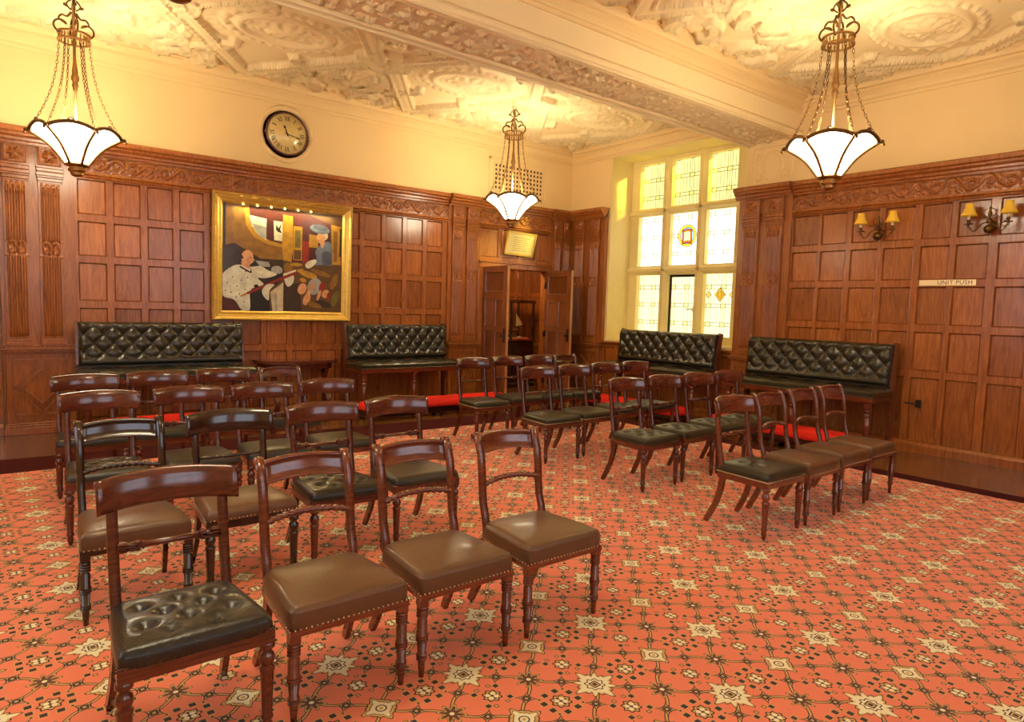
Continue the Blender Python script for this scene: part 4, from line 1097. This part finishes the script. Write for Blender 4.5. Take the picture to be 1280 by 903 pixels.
# ================================================================ HANGING LAMPS
BOWL = bpy.data.materials.new('glowing_glass'); BOWL.use_nodes = True
_t = BOWL.node_tree; _b_ = _t.nodes['Principled BSDF']; _b_.inputs['Base Color'].default_value = (.9, .82, .62, 1); _b_.inputs['Roughness'].default_value = .35
_b_.inputs['Emission Color'].default_value = (1, .88, .62, 1); _b_.inputs['Emission Strength'].default_value = BOWL_E
def make_lamp():
    t = thing('pendant_lamp', 'lamp', 'pendant lamp')
    ztop, zr, zring, zb = 4.3, 3.02, 3.88, 2.72
    m = MB(); m.lathe([(.001, 4.285), (.09, 4.285), (.095, 4.275), (.07, 4.255), (.05, 4.25), (.03, 4.235), (.012, 4.22), (.001, 4.21)], seg=20); m.build('ceiling_rose', BRONZE, t)
    m = MB(); m.lathe([(.011, 2.98), (.011, 3.40), (.02, 3.41), (.02, 3.43), (.030, 3.45), (.022, 3.475), (.022, 3.49), (.032, 3.50), (.034, 3.53), (.022, 3.56), (.026, 3.57), (.020, 3.62), (.013, 3.68), (.012, 4.08), (.025, 4.10), (.012, 4.12), (.02, 4.15), (.01, 4.17), (.009, 4.22)], seg=14); m.build('stem', BRASS, t)
    m = MB()
    for z in (zring-.03, zring+.035):
        r = .125; m.sweep([(r*math.cos(a), r*math.sin(a), z) for a in np.linspace(0, 2*PI, 41)[:-1]], [(-.006, -.012), (.006, -.012), (.006, .012), (-.006, .012)], X=(0, 0, 1), closed=True, smooth=False)
    for k in range(24):
        a = k*PI/12; m.ball((.122*math.cos(a), .122*math.sin(a), zring), .015, 6, 4, sc=(.5, .5, 1.6))
    m.build('crown_ring', BRASS, t)
    for k in range(4):
        a0 = k*PI/2+.3; m = MB(); pts = []
        for q in np.linspace(0, 1, 30):
            if q < .5:
                s = q/.5; ang = -PI*.6+s*PI*1.5; rr = .105+.055*math.cos(ang)+.0; z = zring+.085+.055*math.sin(ang)
            else:
                s = (q-.5)/.5; rr = .105*(1-s)+.022; z = zring+.14+.09*s+.02*math.sin(s*PI*2); 
            pts.append((rr*math.cos(a0), rr*math.sin(a0), z))
        m.tube(pts, .009, 7)
        pts = [((.02+.035*math.sin(s*PI))*math.cos(a0), (.02+.035*math.sin(s*PI))*math.sin(a0), zring+.25+.09*s) for s in np.linspace(0, 1, 8)]
        m.tube(pts, .007, 6); m.ball((.07*math.cos(a0), .07*math.sin(a0), zring+.285), .014, 8, 5); m.tube([(.055*math.cos(a0), .055*math.sin(a0), zring+.27), (.07*math.cos(a0), .07*math.sin(a0), zring+.285)], .007, 6)
        m.build('scroll', BRONZE, t)
    # bowl: six flared sides
    n = 72; RT = [(0, .085), (.08, .10), (.2, .125), (.35, .155), (.5, .19), (.65, .235), (.8, .29), (.9, .335), (1, .365)]
    def rad(tq): return np.interp(tq, [a for a, b in RT], [b for a, b in RT])
    RG = []
    for tq in np.linspace(0, 1, 15):
        ring = []
        for i in range(n):
            a = i*2*PI/n; s = ((a/(PI/3)) % 1); c = math.cos((s-.5)*PI/3); corner = abs(s-.5)*2
            hexr = math.cos(PI/6)/c; r = rad(tq)*(hexr*.75+.25)*(1-.02*(1-corner)*tq); z = zb+(zr-zb)*tq+(.035*(1-corner**1.5)-.02*corner**4)*tq**4
            ring.append((r*math.cos(a), r*math.sin(a), z))
        RG.append(ring)
    rim = RG[-1]
    m = MB(); m.rings(RG, caps=False); m.add(RG[0], [tuple(range(n))]); bo = m.build('glass_bowl', BOWL, t)
    so = bo.modifiers.new('solid', 'SOLIDIFY'); so.thickness = .006
    m = MB(); m.sweep([(x*1.01, y*1.01, z) for x, y, z in rim], [(-.014, -.014), (.014, -.014), (.018, 0), (.014, .014), (-.014, .014)], X=(0, 0, 1), closed=True)
    for k in range(6):
        a = k*PI/3; x, y, z = rim[k*12]
        m.ball((x*1.06, y*1.06, z+.002), .022, 8, 6, sc=(1, 1, .8)); m.ball((x*1.10, y*1.10, z-.022), .014, 8, 5)
        a2 = a+PI/6; x, y, z = rim[(k*12+6) % n]
        m.sweep([(x*1.03-math.sin(a2)*.022*math.cos(q), y*1.03+math.cos(a2)*.022*math.cos(q), z+.008+.02*math.sin(q)) for q in np.linspace(0, 2*PI, 15)[:-1]], [(-.006, -.006), (.006, -.006), (.006, .006), (-.006, .006)], X=(math.cos(a2), math.sin(a2), 0), closed=True)
    m.build('rim', BRONZE, t)
    for k in range(6):
        m = MB(); pts = [(R_[k*12][0]*1.012, R_[k*12][1]*1.012, R_[k*12][2]-.002) for R_ in RG]; m.tube(pts, .0145, 8); m.build('rib', BRASS, t)
    m = MB(); m.lathe([(.001, 2.735), (.10, 2.735), (.105, 2.725), (.10, 2.715), (.07, 2.71), (.06, 2.70), (.075, 2.685), (.07, 2.665), (.05, 2.65), (.055, 2.64), (.045, 2.625), (.02, 2.615), (.001, 2.612)], seg=24); m.build('finial', BRASS, t)
    # chains
    for k in range(6):
        a = k*PI/3; m = MB(); rx = rim[k*12]; p0 = Vector((.12*math.cos(a), .12*math.sin(a), zring-.04)); p1 = Vector((rx[0]*.98, rx[1]*.98, rx[2]+.012)); nL = 24
        pts = []
        for i in range(nL+1):
            q = i/nL; p = p0.lerp(p1, q); sag = .055*math.sin(PI*q)
            p = p-Vector((math.cos(a), math.sin(a), 0))*sag*1.0+Vector((0, 0, -.01*math.sin(PI*q))); pts.append(p)
        for i in range(nL):
            c = (pts[i]+pts[i+1])/2; T = (pts[i+1]-pts[i]); Ln = T.length*.62; T.normalize(); side = T.cross(Vector((-math.sin(a), math.cos(a), 0))) if i % 2 else Vector((-math.sin(a), math.cos(a), 0)); side.normalize()
            m.sweep([c+T*Ln*math.cos(q)+side*.0085*math.sin(q) for q in np.linspace(0, 2*PI, 11)[:-1]], [(-.0022, -.0022), (.0022, -.0022), (.0022, .0022), (-.0022, .0022)], X=tuple(T.cross(side)), closed=True, smooth=False)
        m.build('chain', BRONZE, t)
    return t
LP = make_lamp(); LP.location = (-2.46, -1.42, 0); LP.rotation_euler = (0, 0, R(22)); LP['label'] = 'brass hanging lamp with glowing glass bowl, middle of the picture, before the doors'; LP['group'] = 'brass pendant lamps'
dup(LP, (-7.555, -1.25, 0), R(-12), 'brass hanging lamp with glowing glass bowl at left, above the left bench', 'brass pendant lamps')
dup(LP, (-2.43, -5.88, 0), R(-6), 'brass hanging lamp with glowing glass bowl, before the right hand panelling', 'brass pendant lamps')
dup(LP, (-7.70, -6.0, 0), 0, 'hanging lamp whose brass finial just shows at the top edge', 'brass pendant lamps')
for (x, y) in ((-2.46, -1.42), (-7.555, -1.25), (-2.43, -5.88), (-7.7, -6.0)):
    for k in range(3):
        ld = bpy.data.lights.new('lamp_bulb', 'POINT'); lo = bpy.data.objects.new('lamp_bulb', ld); COL.objects.link(lo)
        a = k*2*PI/3+.5; lo.location = (x+.11*math.cos(a), y+.11*math.sin(a), 3.04); ld.energy = BULB_W/3; ld.color = WARM; ld.shadow_soft_size = .03

# ================================================================ WALL SCONCES
SHADE = simple('yellow_pleated_silk', lin((.93, .74, .22)), rough=.7)
SHADE.node_tree.nodes['Principled BSDF'].inputs['Emission Color'].default_value = (*lin((.95, .75, .2)), 1); SHADE.node_tree.nodes['Principled BSDF'].inputs['Emission Strength'].default_value = .10
CANDLE = simple('candle_white', lin((.95, .9, .7)), rough=.5)
def make_sconce():
    t = thing('wall_sconce', 'sconce', 'wall lamp')   # local: wall at x=0, room towards -x
    m = MB(); m.lathe([(.045, 0), (.045, .008), (.02, .02), (.001, .022)], (0, 0, 0), 16, axis='x'); m.v[-1] = m.v[-1]*np.array([-1, 1, 1]); m.tube([(0, 0, 0), (-.09, 0, 0)], .010, 8)
    m.build('backplate', BRONZE, t)
    m = MB(); m.lathe([(.001, -.105), (.008, -.10), (.006, -.09), (.03, -.085), (.047, -.06), (.05, -.04), (.044, -.018), (.02, 0), (.012, .01), (.024, .025), (.03, .042), (.022, .058), (.010, .07), (.014, .09), (.02, .11), (.014, .13), (.008, .15), (.016, .165), (.010, .18), (.001, .195)], (-.10, 0, 0), 18); m.build('baluster', BRONZE, t)
    for s in (-1, 1):
        m = MB(); pts = []
        for q in np.linspace(0, 1, 28):
            pts.append((-.10-.05*math.sin(PI*q*.5), s*(.02+.155*q), .02-.055*math.sin(q*PI*1.0)-.01*q+.035*math.sin(q*2*PI)))
        m.tube(pts, .006, 7)
        c = Vector(pts[-1]); m.tube([c+Vector((0, -s*(.02+.028*math.cos(q)), -.0+.028*math.sin(q)-.01)) for q in np.linspace(0, 1.6*PI, 16)], .005, 6)
        pts = [(-.12, s*(.02+.075*math.sin(q)), .05+.05*q/PI-.0+.03*math.cos(q)) for q in np.linspace(0, 1.8*PI, 22)]; m.tube(pts, .0045, 6)
        m.lathe([(.001, 0), (.036, .002), (.038, .008), (.012, .010), (.012, .02), (.018, .03), (.018, .05), (.001, .05)], tuple(c), 16)
        ar = m.build('arm', BRONZE, t)
        m = MB(); m.lathe([(.0145, .05), (.0145, .10), (.001, .10)], tuple(c), 14); m.build('candle_tube', CANDLE, ar)
        m = MB(); RG = []
        for (r, h) in ((.073, .09), (.070, .10), (.058, .125), (.046, .155), (.038, .185), (.036, .215)):
            RG.append([(c.x+r*(1+.025*math.cos(18*a))*math.cos(a), c.y+r*(1+.025*math.cos(18*a))*math.sin(a), c.z+h) for a in np.linspace(0, 2*PI, 73)[:-1]])
        m.rings(RG, caps=False); sh = m.build('lamp_shade', SHADE, ar); so = sh.modifiers.new('solid', 'SOLIDIFY'); so.thickness = .002
    return t
SC = make_sconce(); SC.location = (-.03, -5.33, 2.50); SC['label'] = 'two arm brass sconce with yellow shades, nearer the window'; SC['group'] = 'brass wall sconces'
dup(SC, (-.03, -6.43, 2.50), 0, 'two arm brass sconce with yellow shades at the right edge', 'brass wall sconces')

# ================================================================ CLOCK
t = thing('wall_clock', 'round wall clock with cream dial and Roman numerals above the painting', 'clock', (-5.12, 0, 3.67))
m = MB(); m.lathe([(.266, 0), (.276, .02), (.273, .042), (.264, .05), (.256, .046), (.254, .036), (.254, .02)], (0, 0, 0), 48, axis='y'); m.v[-1] = m.v[-1]*np.array([1, -1, 1])
m.ball((-.275, -.03, -.01), .02, 8, 6); m.ball((.275, -.03, -.0), .014, 8, 6); m.build('case', MAHOG, t)
DIAL = simple('clock_dial', lin((.88, .78, .50)), rough=.3, coat=.8, noise=.05, nscale=8)
m = MB(); m.lathe([(.001, .038), (.256, .038), (.256, .02)], (0, 0, 0), 48, axis='y'); m.v[-1] = m.v[-1]*np.array([1, -1, 1]); m.build('dial', DIAL, t)
INK = simple('dark_ink', (.03, .015, .008), rough=.5)
def strokes(mb, kind, T):
    w = {'I': .018, 'V': .04, 'X': .04}[kind]
    if kind == 'I': mb.prism([(-.004, 0), (.004, 0), (.004, .05), (-.004, .05)], T, 0, .002)
    if kind == 'V': mb.prism([(-.003, 0), (.003, 0), (-.010, .05), (-.018, .05)], T, 0, .002); mb.prism([(-.002, 0), (.002, 0), (.017, .05), (.013, .05)], T, 0, .002)
    if kind == 'X': mb.prism([(.009, 0), (.017, 0), (-.009, .05), (-.017, .05)], T, 0, .002); mb.prism([(-.015, 0), (-.011, 0), (.015, .05), (.011, .05)], T, 0, .002)
    return w
for h, s in enumerate(['XII', 'I', 'II', 'III', 'IV', 'V', 'VI', 'VII', 'VIII', 'IX', 'X', 'XI']):
    m = MB(); ang = h*PI/6; tot = sum({'I': .018, 'V': .04, 'X': .04}[c] for c in s); x = -tot/2
    for c in s:
        wd = {'I': .018, 'V': .04, 'X': .04}[c]
        def T(a, b, hh, x=x, wd=wd, ang=ang):
            a2 = a+x+wd/2; b2 = b*1.15+.165; return (a2*math.cos(ang)+b2*math.sin(ang), -.0385-hh, -a2*math.sin(ang)+b2*math.cos(ang))
        strokes(m, c, T); x += wd
    m.build('numeral', INK, t)
for nm, L, ang, wd in (('hour_hand', .12, R(-22), .009), ('minute_hand', .195, R(103), .005)):
    T = lambda a, b, hh: (a*math.cos(ang)+b*math.sin(ang), -.043-hh, -a*math.sin(ang)+b*math.cos(ang))
    m = MB(); m.prism([(-wd, -.03), (wd, -.03), (wd*.7, L*.6), (wd*1.8, L*.72), (0, L), (-wd*1.8, L*.72), (-wd*.7, L*.6)], T, 0, .003); m.build(nm, INK, t)
m = MB(); m.lathe([(.36, 0), (.365, .012), (.345, .02), (.33, .012), (.32, .014), (.31, .004), (.30, .0)], (-5.12, 0, 3.67), 56, axis='y')
for v in m.v: v[:, 1] *= -1
struct(m.build('trim_16', PLASTER), 'round plaster moulding on the wall behind the clock')

# ================================================================ VENT
t = thing('vent_grille', 'square lattice plaster vent above the double doors', 'vent', (-1.215, 0, 3.63))
m = MB(); Wv, Hv = 1.03, .42; nx_, nz_ = 14, 6; px, pz = Wv/nx_, Hv/nz_
for i in range(nx_+1): m.box(-Wv/2+i*px-px*.2, -Wv/2+i*px+px*.2, -.014, -.001, -Hv/2, Hv/2)
for j in range(nz_+1): m.box(-Wv/2, Wv/2, -.0145, -.001, -Hv/2+j*pz-pz*.2, -Hv/2+j*pz+pz*.2)
m.build('lattice', PLASTER, t)
m = MB(); m.quad((-Wv/2, -.0012, -Hv/2), (Wv/2, -.0012, -Hv/2), (Wv/2, -.0012, Hv/2), (-Wv/2, -.0012, Hv/2)); m.build('backing', simple('vent_hole_shade', (.09, .05, .02), rough=.9), t)  # dark sheet gives the shade inside the open holes as colour
m = MB()
for q in ((-.62, .62, .26, .30), (-.62, .62, -.30, -.26), (-.62, -.58, -.30, .30), (.58, .62, -.30, .30)): m.box(q[0], q[1], -.01, 0, q[2], q[3], b=.004)
m.build('surround', PLASTER, t)

# ================================================================ PAINTING
t = thing('framed_painting', 'large gilt framed painting of two figures holding a long red scroll case', 'painting', (-5.16, -.055, 0))
PX0, PX1, PZ0, PZ1 = -.905, .905, 1.25, 2.82
lean = .03
LT = lambda a, b, h: (a, -h-(b-PZ0)*lean, b)
m = MB(); FW = .125
prof = [(0, 0), (0, .06), (.012, .075), (.03, .07), (.04, .055), (.06, .05), (.085, .035), (.095, .045), (.105, .04), (.12, .02), (FW, .015)]
C4 = [(PX0, PZ0), (PX1, PZ0), (PX1, PZ1), (PX0, PZ1)]; D4 = [(1, 1), (-1, 1), (-1, -1), (1, -1)]
RG = []
for (x, z), (dx, dz) in zip(C4, D4): RG.append([LT(x+dx*o, z+dz*o, h) for o, h in prof])
m.rings(RG, closed=True, wrap=False, smooth=False)
for side in range(4):
    (xa, za), (xb, zb_) = C4[side], C4[(side+1) % 4]; L = abs(xb-xa)+abs(zb_-za); nn = int(L/.028)
    for k in range(nn):
        s = (k+.5)/nn; x = xa+(xb-xa)*s; z = za+(zb_-za)*s; dx, dz = ((0, 1), (-1, 0), (0, -1), (1, 0))[side]
        p = LT(x+dx*.02, z+dz*.02, .076); m.ball(p, .011, 6, 4)
m.build('frame', GILT, t)
cv = MB(); PM = []
def pc(name, c, rough=.5):
    mm = simple('paint_'+name, lin(c), rough=rough, noise=.55, nscale=13, coat=.3); PM.append(mm); return len(PM)-1
c_bg = pc('umber', (.36, .24, .10)); c_gold = pc('gold', (.70, .52, .12)); c_och = pc('ochre', (.52, .36, .10)); c_red = pc('red', (.55, .12, .07)); c_dred = pc('maroon', (.30, .09, .07)); c_white = pc('white', (.90, .86, .74)); c_gry = pc('grey', (.62, .62, .60)); c_blk = pc('black', (.09, .07, .05))
c_skin = pc('skin', (.82, .60, .42)); c_blue = pc('blue', (.42, .47, .56)); c_hair = pc('hair', (.20, .10, .06)); c_pale = pc('pale_hair', (.80, .74, .60)); c_dk = pc('dark_brown', (.20, .13, .07)); c_dblue = pc('deep_blue', (.30, .33, .42)); c_grn = pc('moss', (.42, .38, .16))
ix0, ix1, iz0, iz1 = PX0+FW-.005, PX1-FW+.005, PZ0+FW-.005, PZ1-FW+.005
layer = [0]
# picture coordinates: crop pixels 85..820 across, 120..820 down
def pq(x, y): return (ix0+(x-82)/(822-82)*(ix1-ix0), iz1-(y-125)/(820-125)*(iz1-iz0))
def poly(ci, pts, smooth=0):
    if smooth:
        P = pts; out = []; n = len(P)
        for i in range(n):
            p0, p1, p2, p3 = P[i-1], P[i], P[(i+1) % n], P[(i+2) % n]
            for k in range(4):
                s = k/4; out.append(tuple(.5*((2*p1[j])+(-p0[j]+p2[j])*s+(2*p0[j]-5*p1[j]+4*p2[j]-p3[j])*s*s+(-p0[j]+3*p1[j]-3*p2[j]+p3[j])*s**3) for j in (0, 1)))
        pts = out
    layer[0] += 1; h = .014+layer[0]*.00018
    Q = [pq(min(max(x, 82), 822), min(max(y, 125), 820)) for x, y in pts]
    cv.add([LT(a, b, h) for a, b in Q], [tuple(range(len(Q)))], ci)
def ell(ci, x, y, rx, ry, rot=0):
    poly(ci, [(x+rx*math.cos(a)*math.cos(rot)-ry*math.sin(a)*math.sin(rot), y+rx*math.cos(a)*math.sin(rot)+ry*math.sin(a)*math.cos(rot)) for a in np.linspace(0, 2*PI, 21)[:-1]])
poly(c_bg, [(82, 125), (822, 125), (822, 820), (82, 820)])
poly(c_och, [(82, 125), (215, 125), (230, 230), (330, 345), (440, 380), (440, 480), (82, 480)]); poly(c_dk, [(82, 125), (100, 125), (100, 800), (82, 800)])
poly(c_dred, [(230, 140), (600, 150), (740, 200), (740, 480), (500, 480), (440, 350), (330, 340), (240, 260)])
poly(c_gold, [(205, 125), (232, 125), (240, 240), (290, 310), (360, 350), (435, 362), (435, 385), (340, 372), (260, 330), (215, 260)], 0)
poly(c_white, [(232, 190), (335, 205), (335, 345), (290, 320), (250, 260)]); poly(c_gry, [(245, 240), (335, 260), (335, 340), (290, 320)])
poly(c_white, [(378, 212), (432, 215), (432, 345), (382, 340)]); poly(c_blk, [(393, 235), (408, 260), (425, 225), (418, 268), (430, 290), (405, 285), (392, 270)])
poly(c_gold, [(435, 165), (495, 170), (500, 380), (490, 480), (440, 470), (430, 380)]); poly(c_gold, [(500, 235), (557, 235), (555, 465), (500, 465)]); poly(c_grn, [(510, 260), (545, 260), (545, 380), (512, 380)]); poly(c_bg, [(505, 395), (550, 395), (550, 460), (505, 460)])
poly(c_red, [(557, 330), (600, 330), (600, 480), (560, 480)]); poly(c_gold, [(600, 280), (660, 285), (660, 370), (600, 370)])
poly(c_gold, [(745, 200), (812, 210), (812, 480), (750, 480)]); poly(c_dk, [(803, 220), (815, 220), (815, 420), (803, 420)]); poly(c_och, [(760, 240), (790, 250), (785, 460), (765, 460)])
poly(c_dk, [(82, 400), (150, 380), (300, 470), (440, 470), (440, 560), (300, 540), (82, 560)]); poly(c_gry, [(270, 485), (350, 490), (360, 520), (300, 525)]); ell(c_gry, 400, 540, 35, 28)
poly(c_bg, [(440, 480), (822, 480), (822, 820), (440, 820)]); poly(c_dk, [(440, 640), (540, 620), (560, 820), (440, 820)]); ell(c_och, 470, 520, 30, 35); ell(c_gold, 520, 495, 40, 12)
for x, y, rx, ry, c in ((600, 560, 60, 22, c_gold), (680, 545, 70, 18, c_och), (640, 640, 45, 60, c_gry), (560, 660, 28, 40, c_skin), (590, 730, 22, 45, c_skin), (625, 640, 18, 26, c_skin), (690, 640, 20, 34, c_red), (715, 690, 26, 30, c_skin), (735, 700, 12, 30, c_red), (565, 600, 22, 14, c_gold), (700, 760, 60, 22, c_dk), (770, 600, 22, 60, c_och), (640, 770, 50, 18, c_och), (780, 720, 24, 60, c_grn), (600, 690, 12, 40, c_skin), (670, 700, 10, 40, c_skin)): ell(c, x, y, rx, ry, .3)
# figure at the right: blue-grey coat and hat, one arm stretched out
poly(c_blue, [(665, 355), (700, 325), (745, 335), (750, 480), (690, 485), (640, 492), (628, 465), (650, 440), (640, 400)], 1)
poly(c_dblue, [(690, 400), (745, 400), (748, 478), (690, 480)], 1)
ell(c_pale, 690, 282, 33, 34); ell(c_skin, 676, 300, 28, 38); poly(c_skin, [(670, 330), (700, 325), (695, 360), (680, 372)]); ell(c_blue, 668, 240, 66, 30, .15); ell(c_dblue, 672, 228, 48, 20, .1); ell(c_blk, 664, 290, 3, 2); ell(c_red, 662, 318, 7, 2)
poly(c_white, [(578, 490), (600, 465), (640, 452), (650, 470), (625, 500), (600, 516), (582, 510)], 1)
# figure at the left: ermine robe over black, long red case in both hands
poly(c_dred, [(82, 720), (140, 740), (185, 790), (185, 820), (82, 820)], 0); poly(c_blk, [(230, 560), (440, 565), (440, 600), (350, 680), (360, 820), (235, 820)], 0)
poly(c_pale, [(360, 690), (440, 620), (440, 820), (375, 820)]); poly(c_gry, [(385, 700), (400, 690), (405, 815), (390, 815)])
poly(c_white, [(85, 580), (160, 520), (235, 530), (300, 520), (345, 545), (400, 570), (330, 600), (285, 600), (320, 640), (280, 660), (240, 690), (240, 812), (190, 810), (150, 750), (85, 725), (80, 640)], 1)
for x, y in ((110, 640), (140, 600), (165, 660), (130, 700), (190, 620), (180, 710), (210, 680), (225, 600), (205, 760), (215, 560), (100, 690), (160, 730)): ell(c_dk, x, y, 3.5, 5)
poly(c_blk, [(180, 525), (240, 560), (245, 530), (250, 570), (235, 568), (178, 535)]); ell(c_hair, 180, 468, 40, 46, .1); ell(c_skin, 222, 472, 36, 52, .1); ell(c_hair, 180, 482, 20, 30, .2); poly(c_skin, [(240, 460), (266, 480), (255, 500), (240, 510)], 0); poly(c_skin, [(185, 500), (235, 515), (240, 545), (195, 530)]); ell(c_hair, 168, 478, 20, 34, .2); ell(c_blk, 240, 468, 4, 2.5); ell(c_skin, 196, 488, 7, 11)
ell(c_blk, 275, 655, 14, 12); poly(c_white, [(440, 560), (500, 570), (500, 620), (470, 650), (450, 620)], 1)
poly(c_red, [(215, 700), (520, 535), (528, 555), (225, 712)], 0); poly(c_white, [(445, 560), (515, 530), (520, 540), (450, 575)]); poly(c_gold, [(180, 722), (215, 700), (222, 714), (188, 730)]); poly(c_gold, [(520, 532), (560, 520), (575, 550), (540, 552)])
poly(c_white, [(310, 680), (340, 640), (385, 640), (355, 680), (350, 745), (320, 720)], 1)
cvo = cv.build('canvas', PM, t)
m = MB()
for x in (-.66, .55): m.tube([(x, -.03-(PZ1-PZ0)*lean, PZ1-.01), (x, -.02, 3.10)], .0018, 4)
m.build('hanging_wire', simple('steel_wire', (.5, .45, .35), rough=.4, metal=1), t)
GLOWDOT = emis('picture_light_spot', (1, .82, .3), 9)  # glowing beads stand in for spots of light along the canvas top
for k in range(6):
    a, b = pq(195+k*82, 128); m = MB(); p = LT(a, b, .045); m.ball(p, .011, 8, 6); m.build('light_spot', GLOWDOT, t)
ld = bpy.data.lights.new('picture_strip', 'AREA'); lo = bpy.data.objects.new('picture_strip', ld); COL.objects.link(lo); ld.shape = 'RECTANGLE'; ld.size = 1.3; ld.size_y = .03; ld.energy = 14.0; ld.color = (1, .8, .35)  # assumed strip lamp, itself unseen, added to light the canvas
lo.location = (-5.16, -.17, PZ1-FW-.01); lo.rotation_euler = (R(-18), 0, 0)

# certificate over the door
t = thing('framed_certificate', 'small gold framed certificate leaning out above the double doors', 'picture frame', (-1.235, -.06, 2.375))
m = MB(); lc = .22; T = lambda a, b, h: (a*.985+b*.06, -h-b*lc, b-a*.03)
for q in ((-.31, .31, 0, .03), (-.31, .31, .35, .38), (-.31, -.28, 0, .38), (.28, .31, 0, .38)): m.prism([(q[0], q[2]), (q[1], q[2]), (q[1], q[3]), (q[0], q[3])], T, 0, .022)
m.build('frame', GILT, t)
m = MB(); m.prism([(-.29, .02), (.29, .02), (.29, .36), (-.29, .36)], T, .004, .010); m.build('mount', simple('aged_paper', lin((.93, .86, .62)), rough=.4, coat=.6, noise=.08), t)
m = MB()
for k in range(7): m.prism([(-.17+.02*(k % 2), .08+k*.034), (.17-.03*(k % 3), .08+k*.034), (.17-.03*(k % 3), .088+k*.034), (-.17+.02*(k % 2), .088+k*.034)], T, .0102, .0106)
m.build('writing', simple('faded_ink', lin((.66, .56, .34)), rough=.6), t)

# brass door plate on the panelling
t = thing('brass_plate', 'long polished brass plate reading PUSH on the right wall panelling', 'sign', (-.034, -6.05, 1.915))
m = MB(); m.box(-.004, 0, -.275, .275, -.032, .032, b=.0015); m.build('plate', simple('polished_brass', (.95, .76, .42), rough=.38, metal=.8), t)
cu = bpy.data.curves.new('lettering', 'FONT'); cu.body = 'UNIT PUSH'; cu.size = .062; cu.extrude = .001; cu.align_x = 'RIGHT'; cu.align_y = 'CENTER'; cu.space_character = 1.1; cu.materials.append(INK)
_tmp = bpy.data.objects.new('lettering_curve', cu); COL.objects.link(_tmp); bpy.context.view_layer.update()
lme = bpy.data.meshes.new_from_object(_tmp.evaluated_get(bpy.context.evaluated_depsgraph_get())); bpy.data.objects.remove(_tmp); lo = bpy.data.objects.new('lettering', lme); COL.objects.link(lo); lo.parent = t; lo.location = (-.0052, -.245, 0); lo.rotation_euler = (R(90), 0, R(-90))
# door pull on the panelled door beside the bench
t = thing('door_latch', 'small dark iron latch on the panelling right of the window bench', 'latch', (-.034, -5.86, .555))
m = MB(); m.box(-.006, 0, -.03, .03, -.045, .045, b=.002); m.build('plate', DKM, t)
m = MB(); m.tube([(-.006, 0, 0), (-.05, 0, 0), (-.055, .06, .002), (-.05, .12, .0)], .008, 8); m.build('lever', DKM, t)
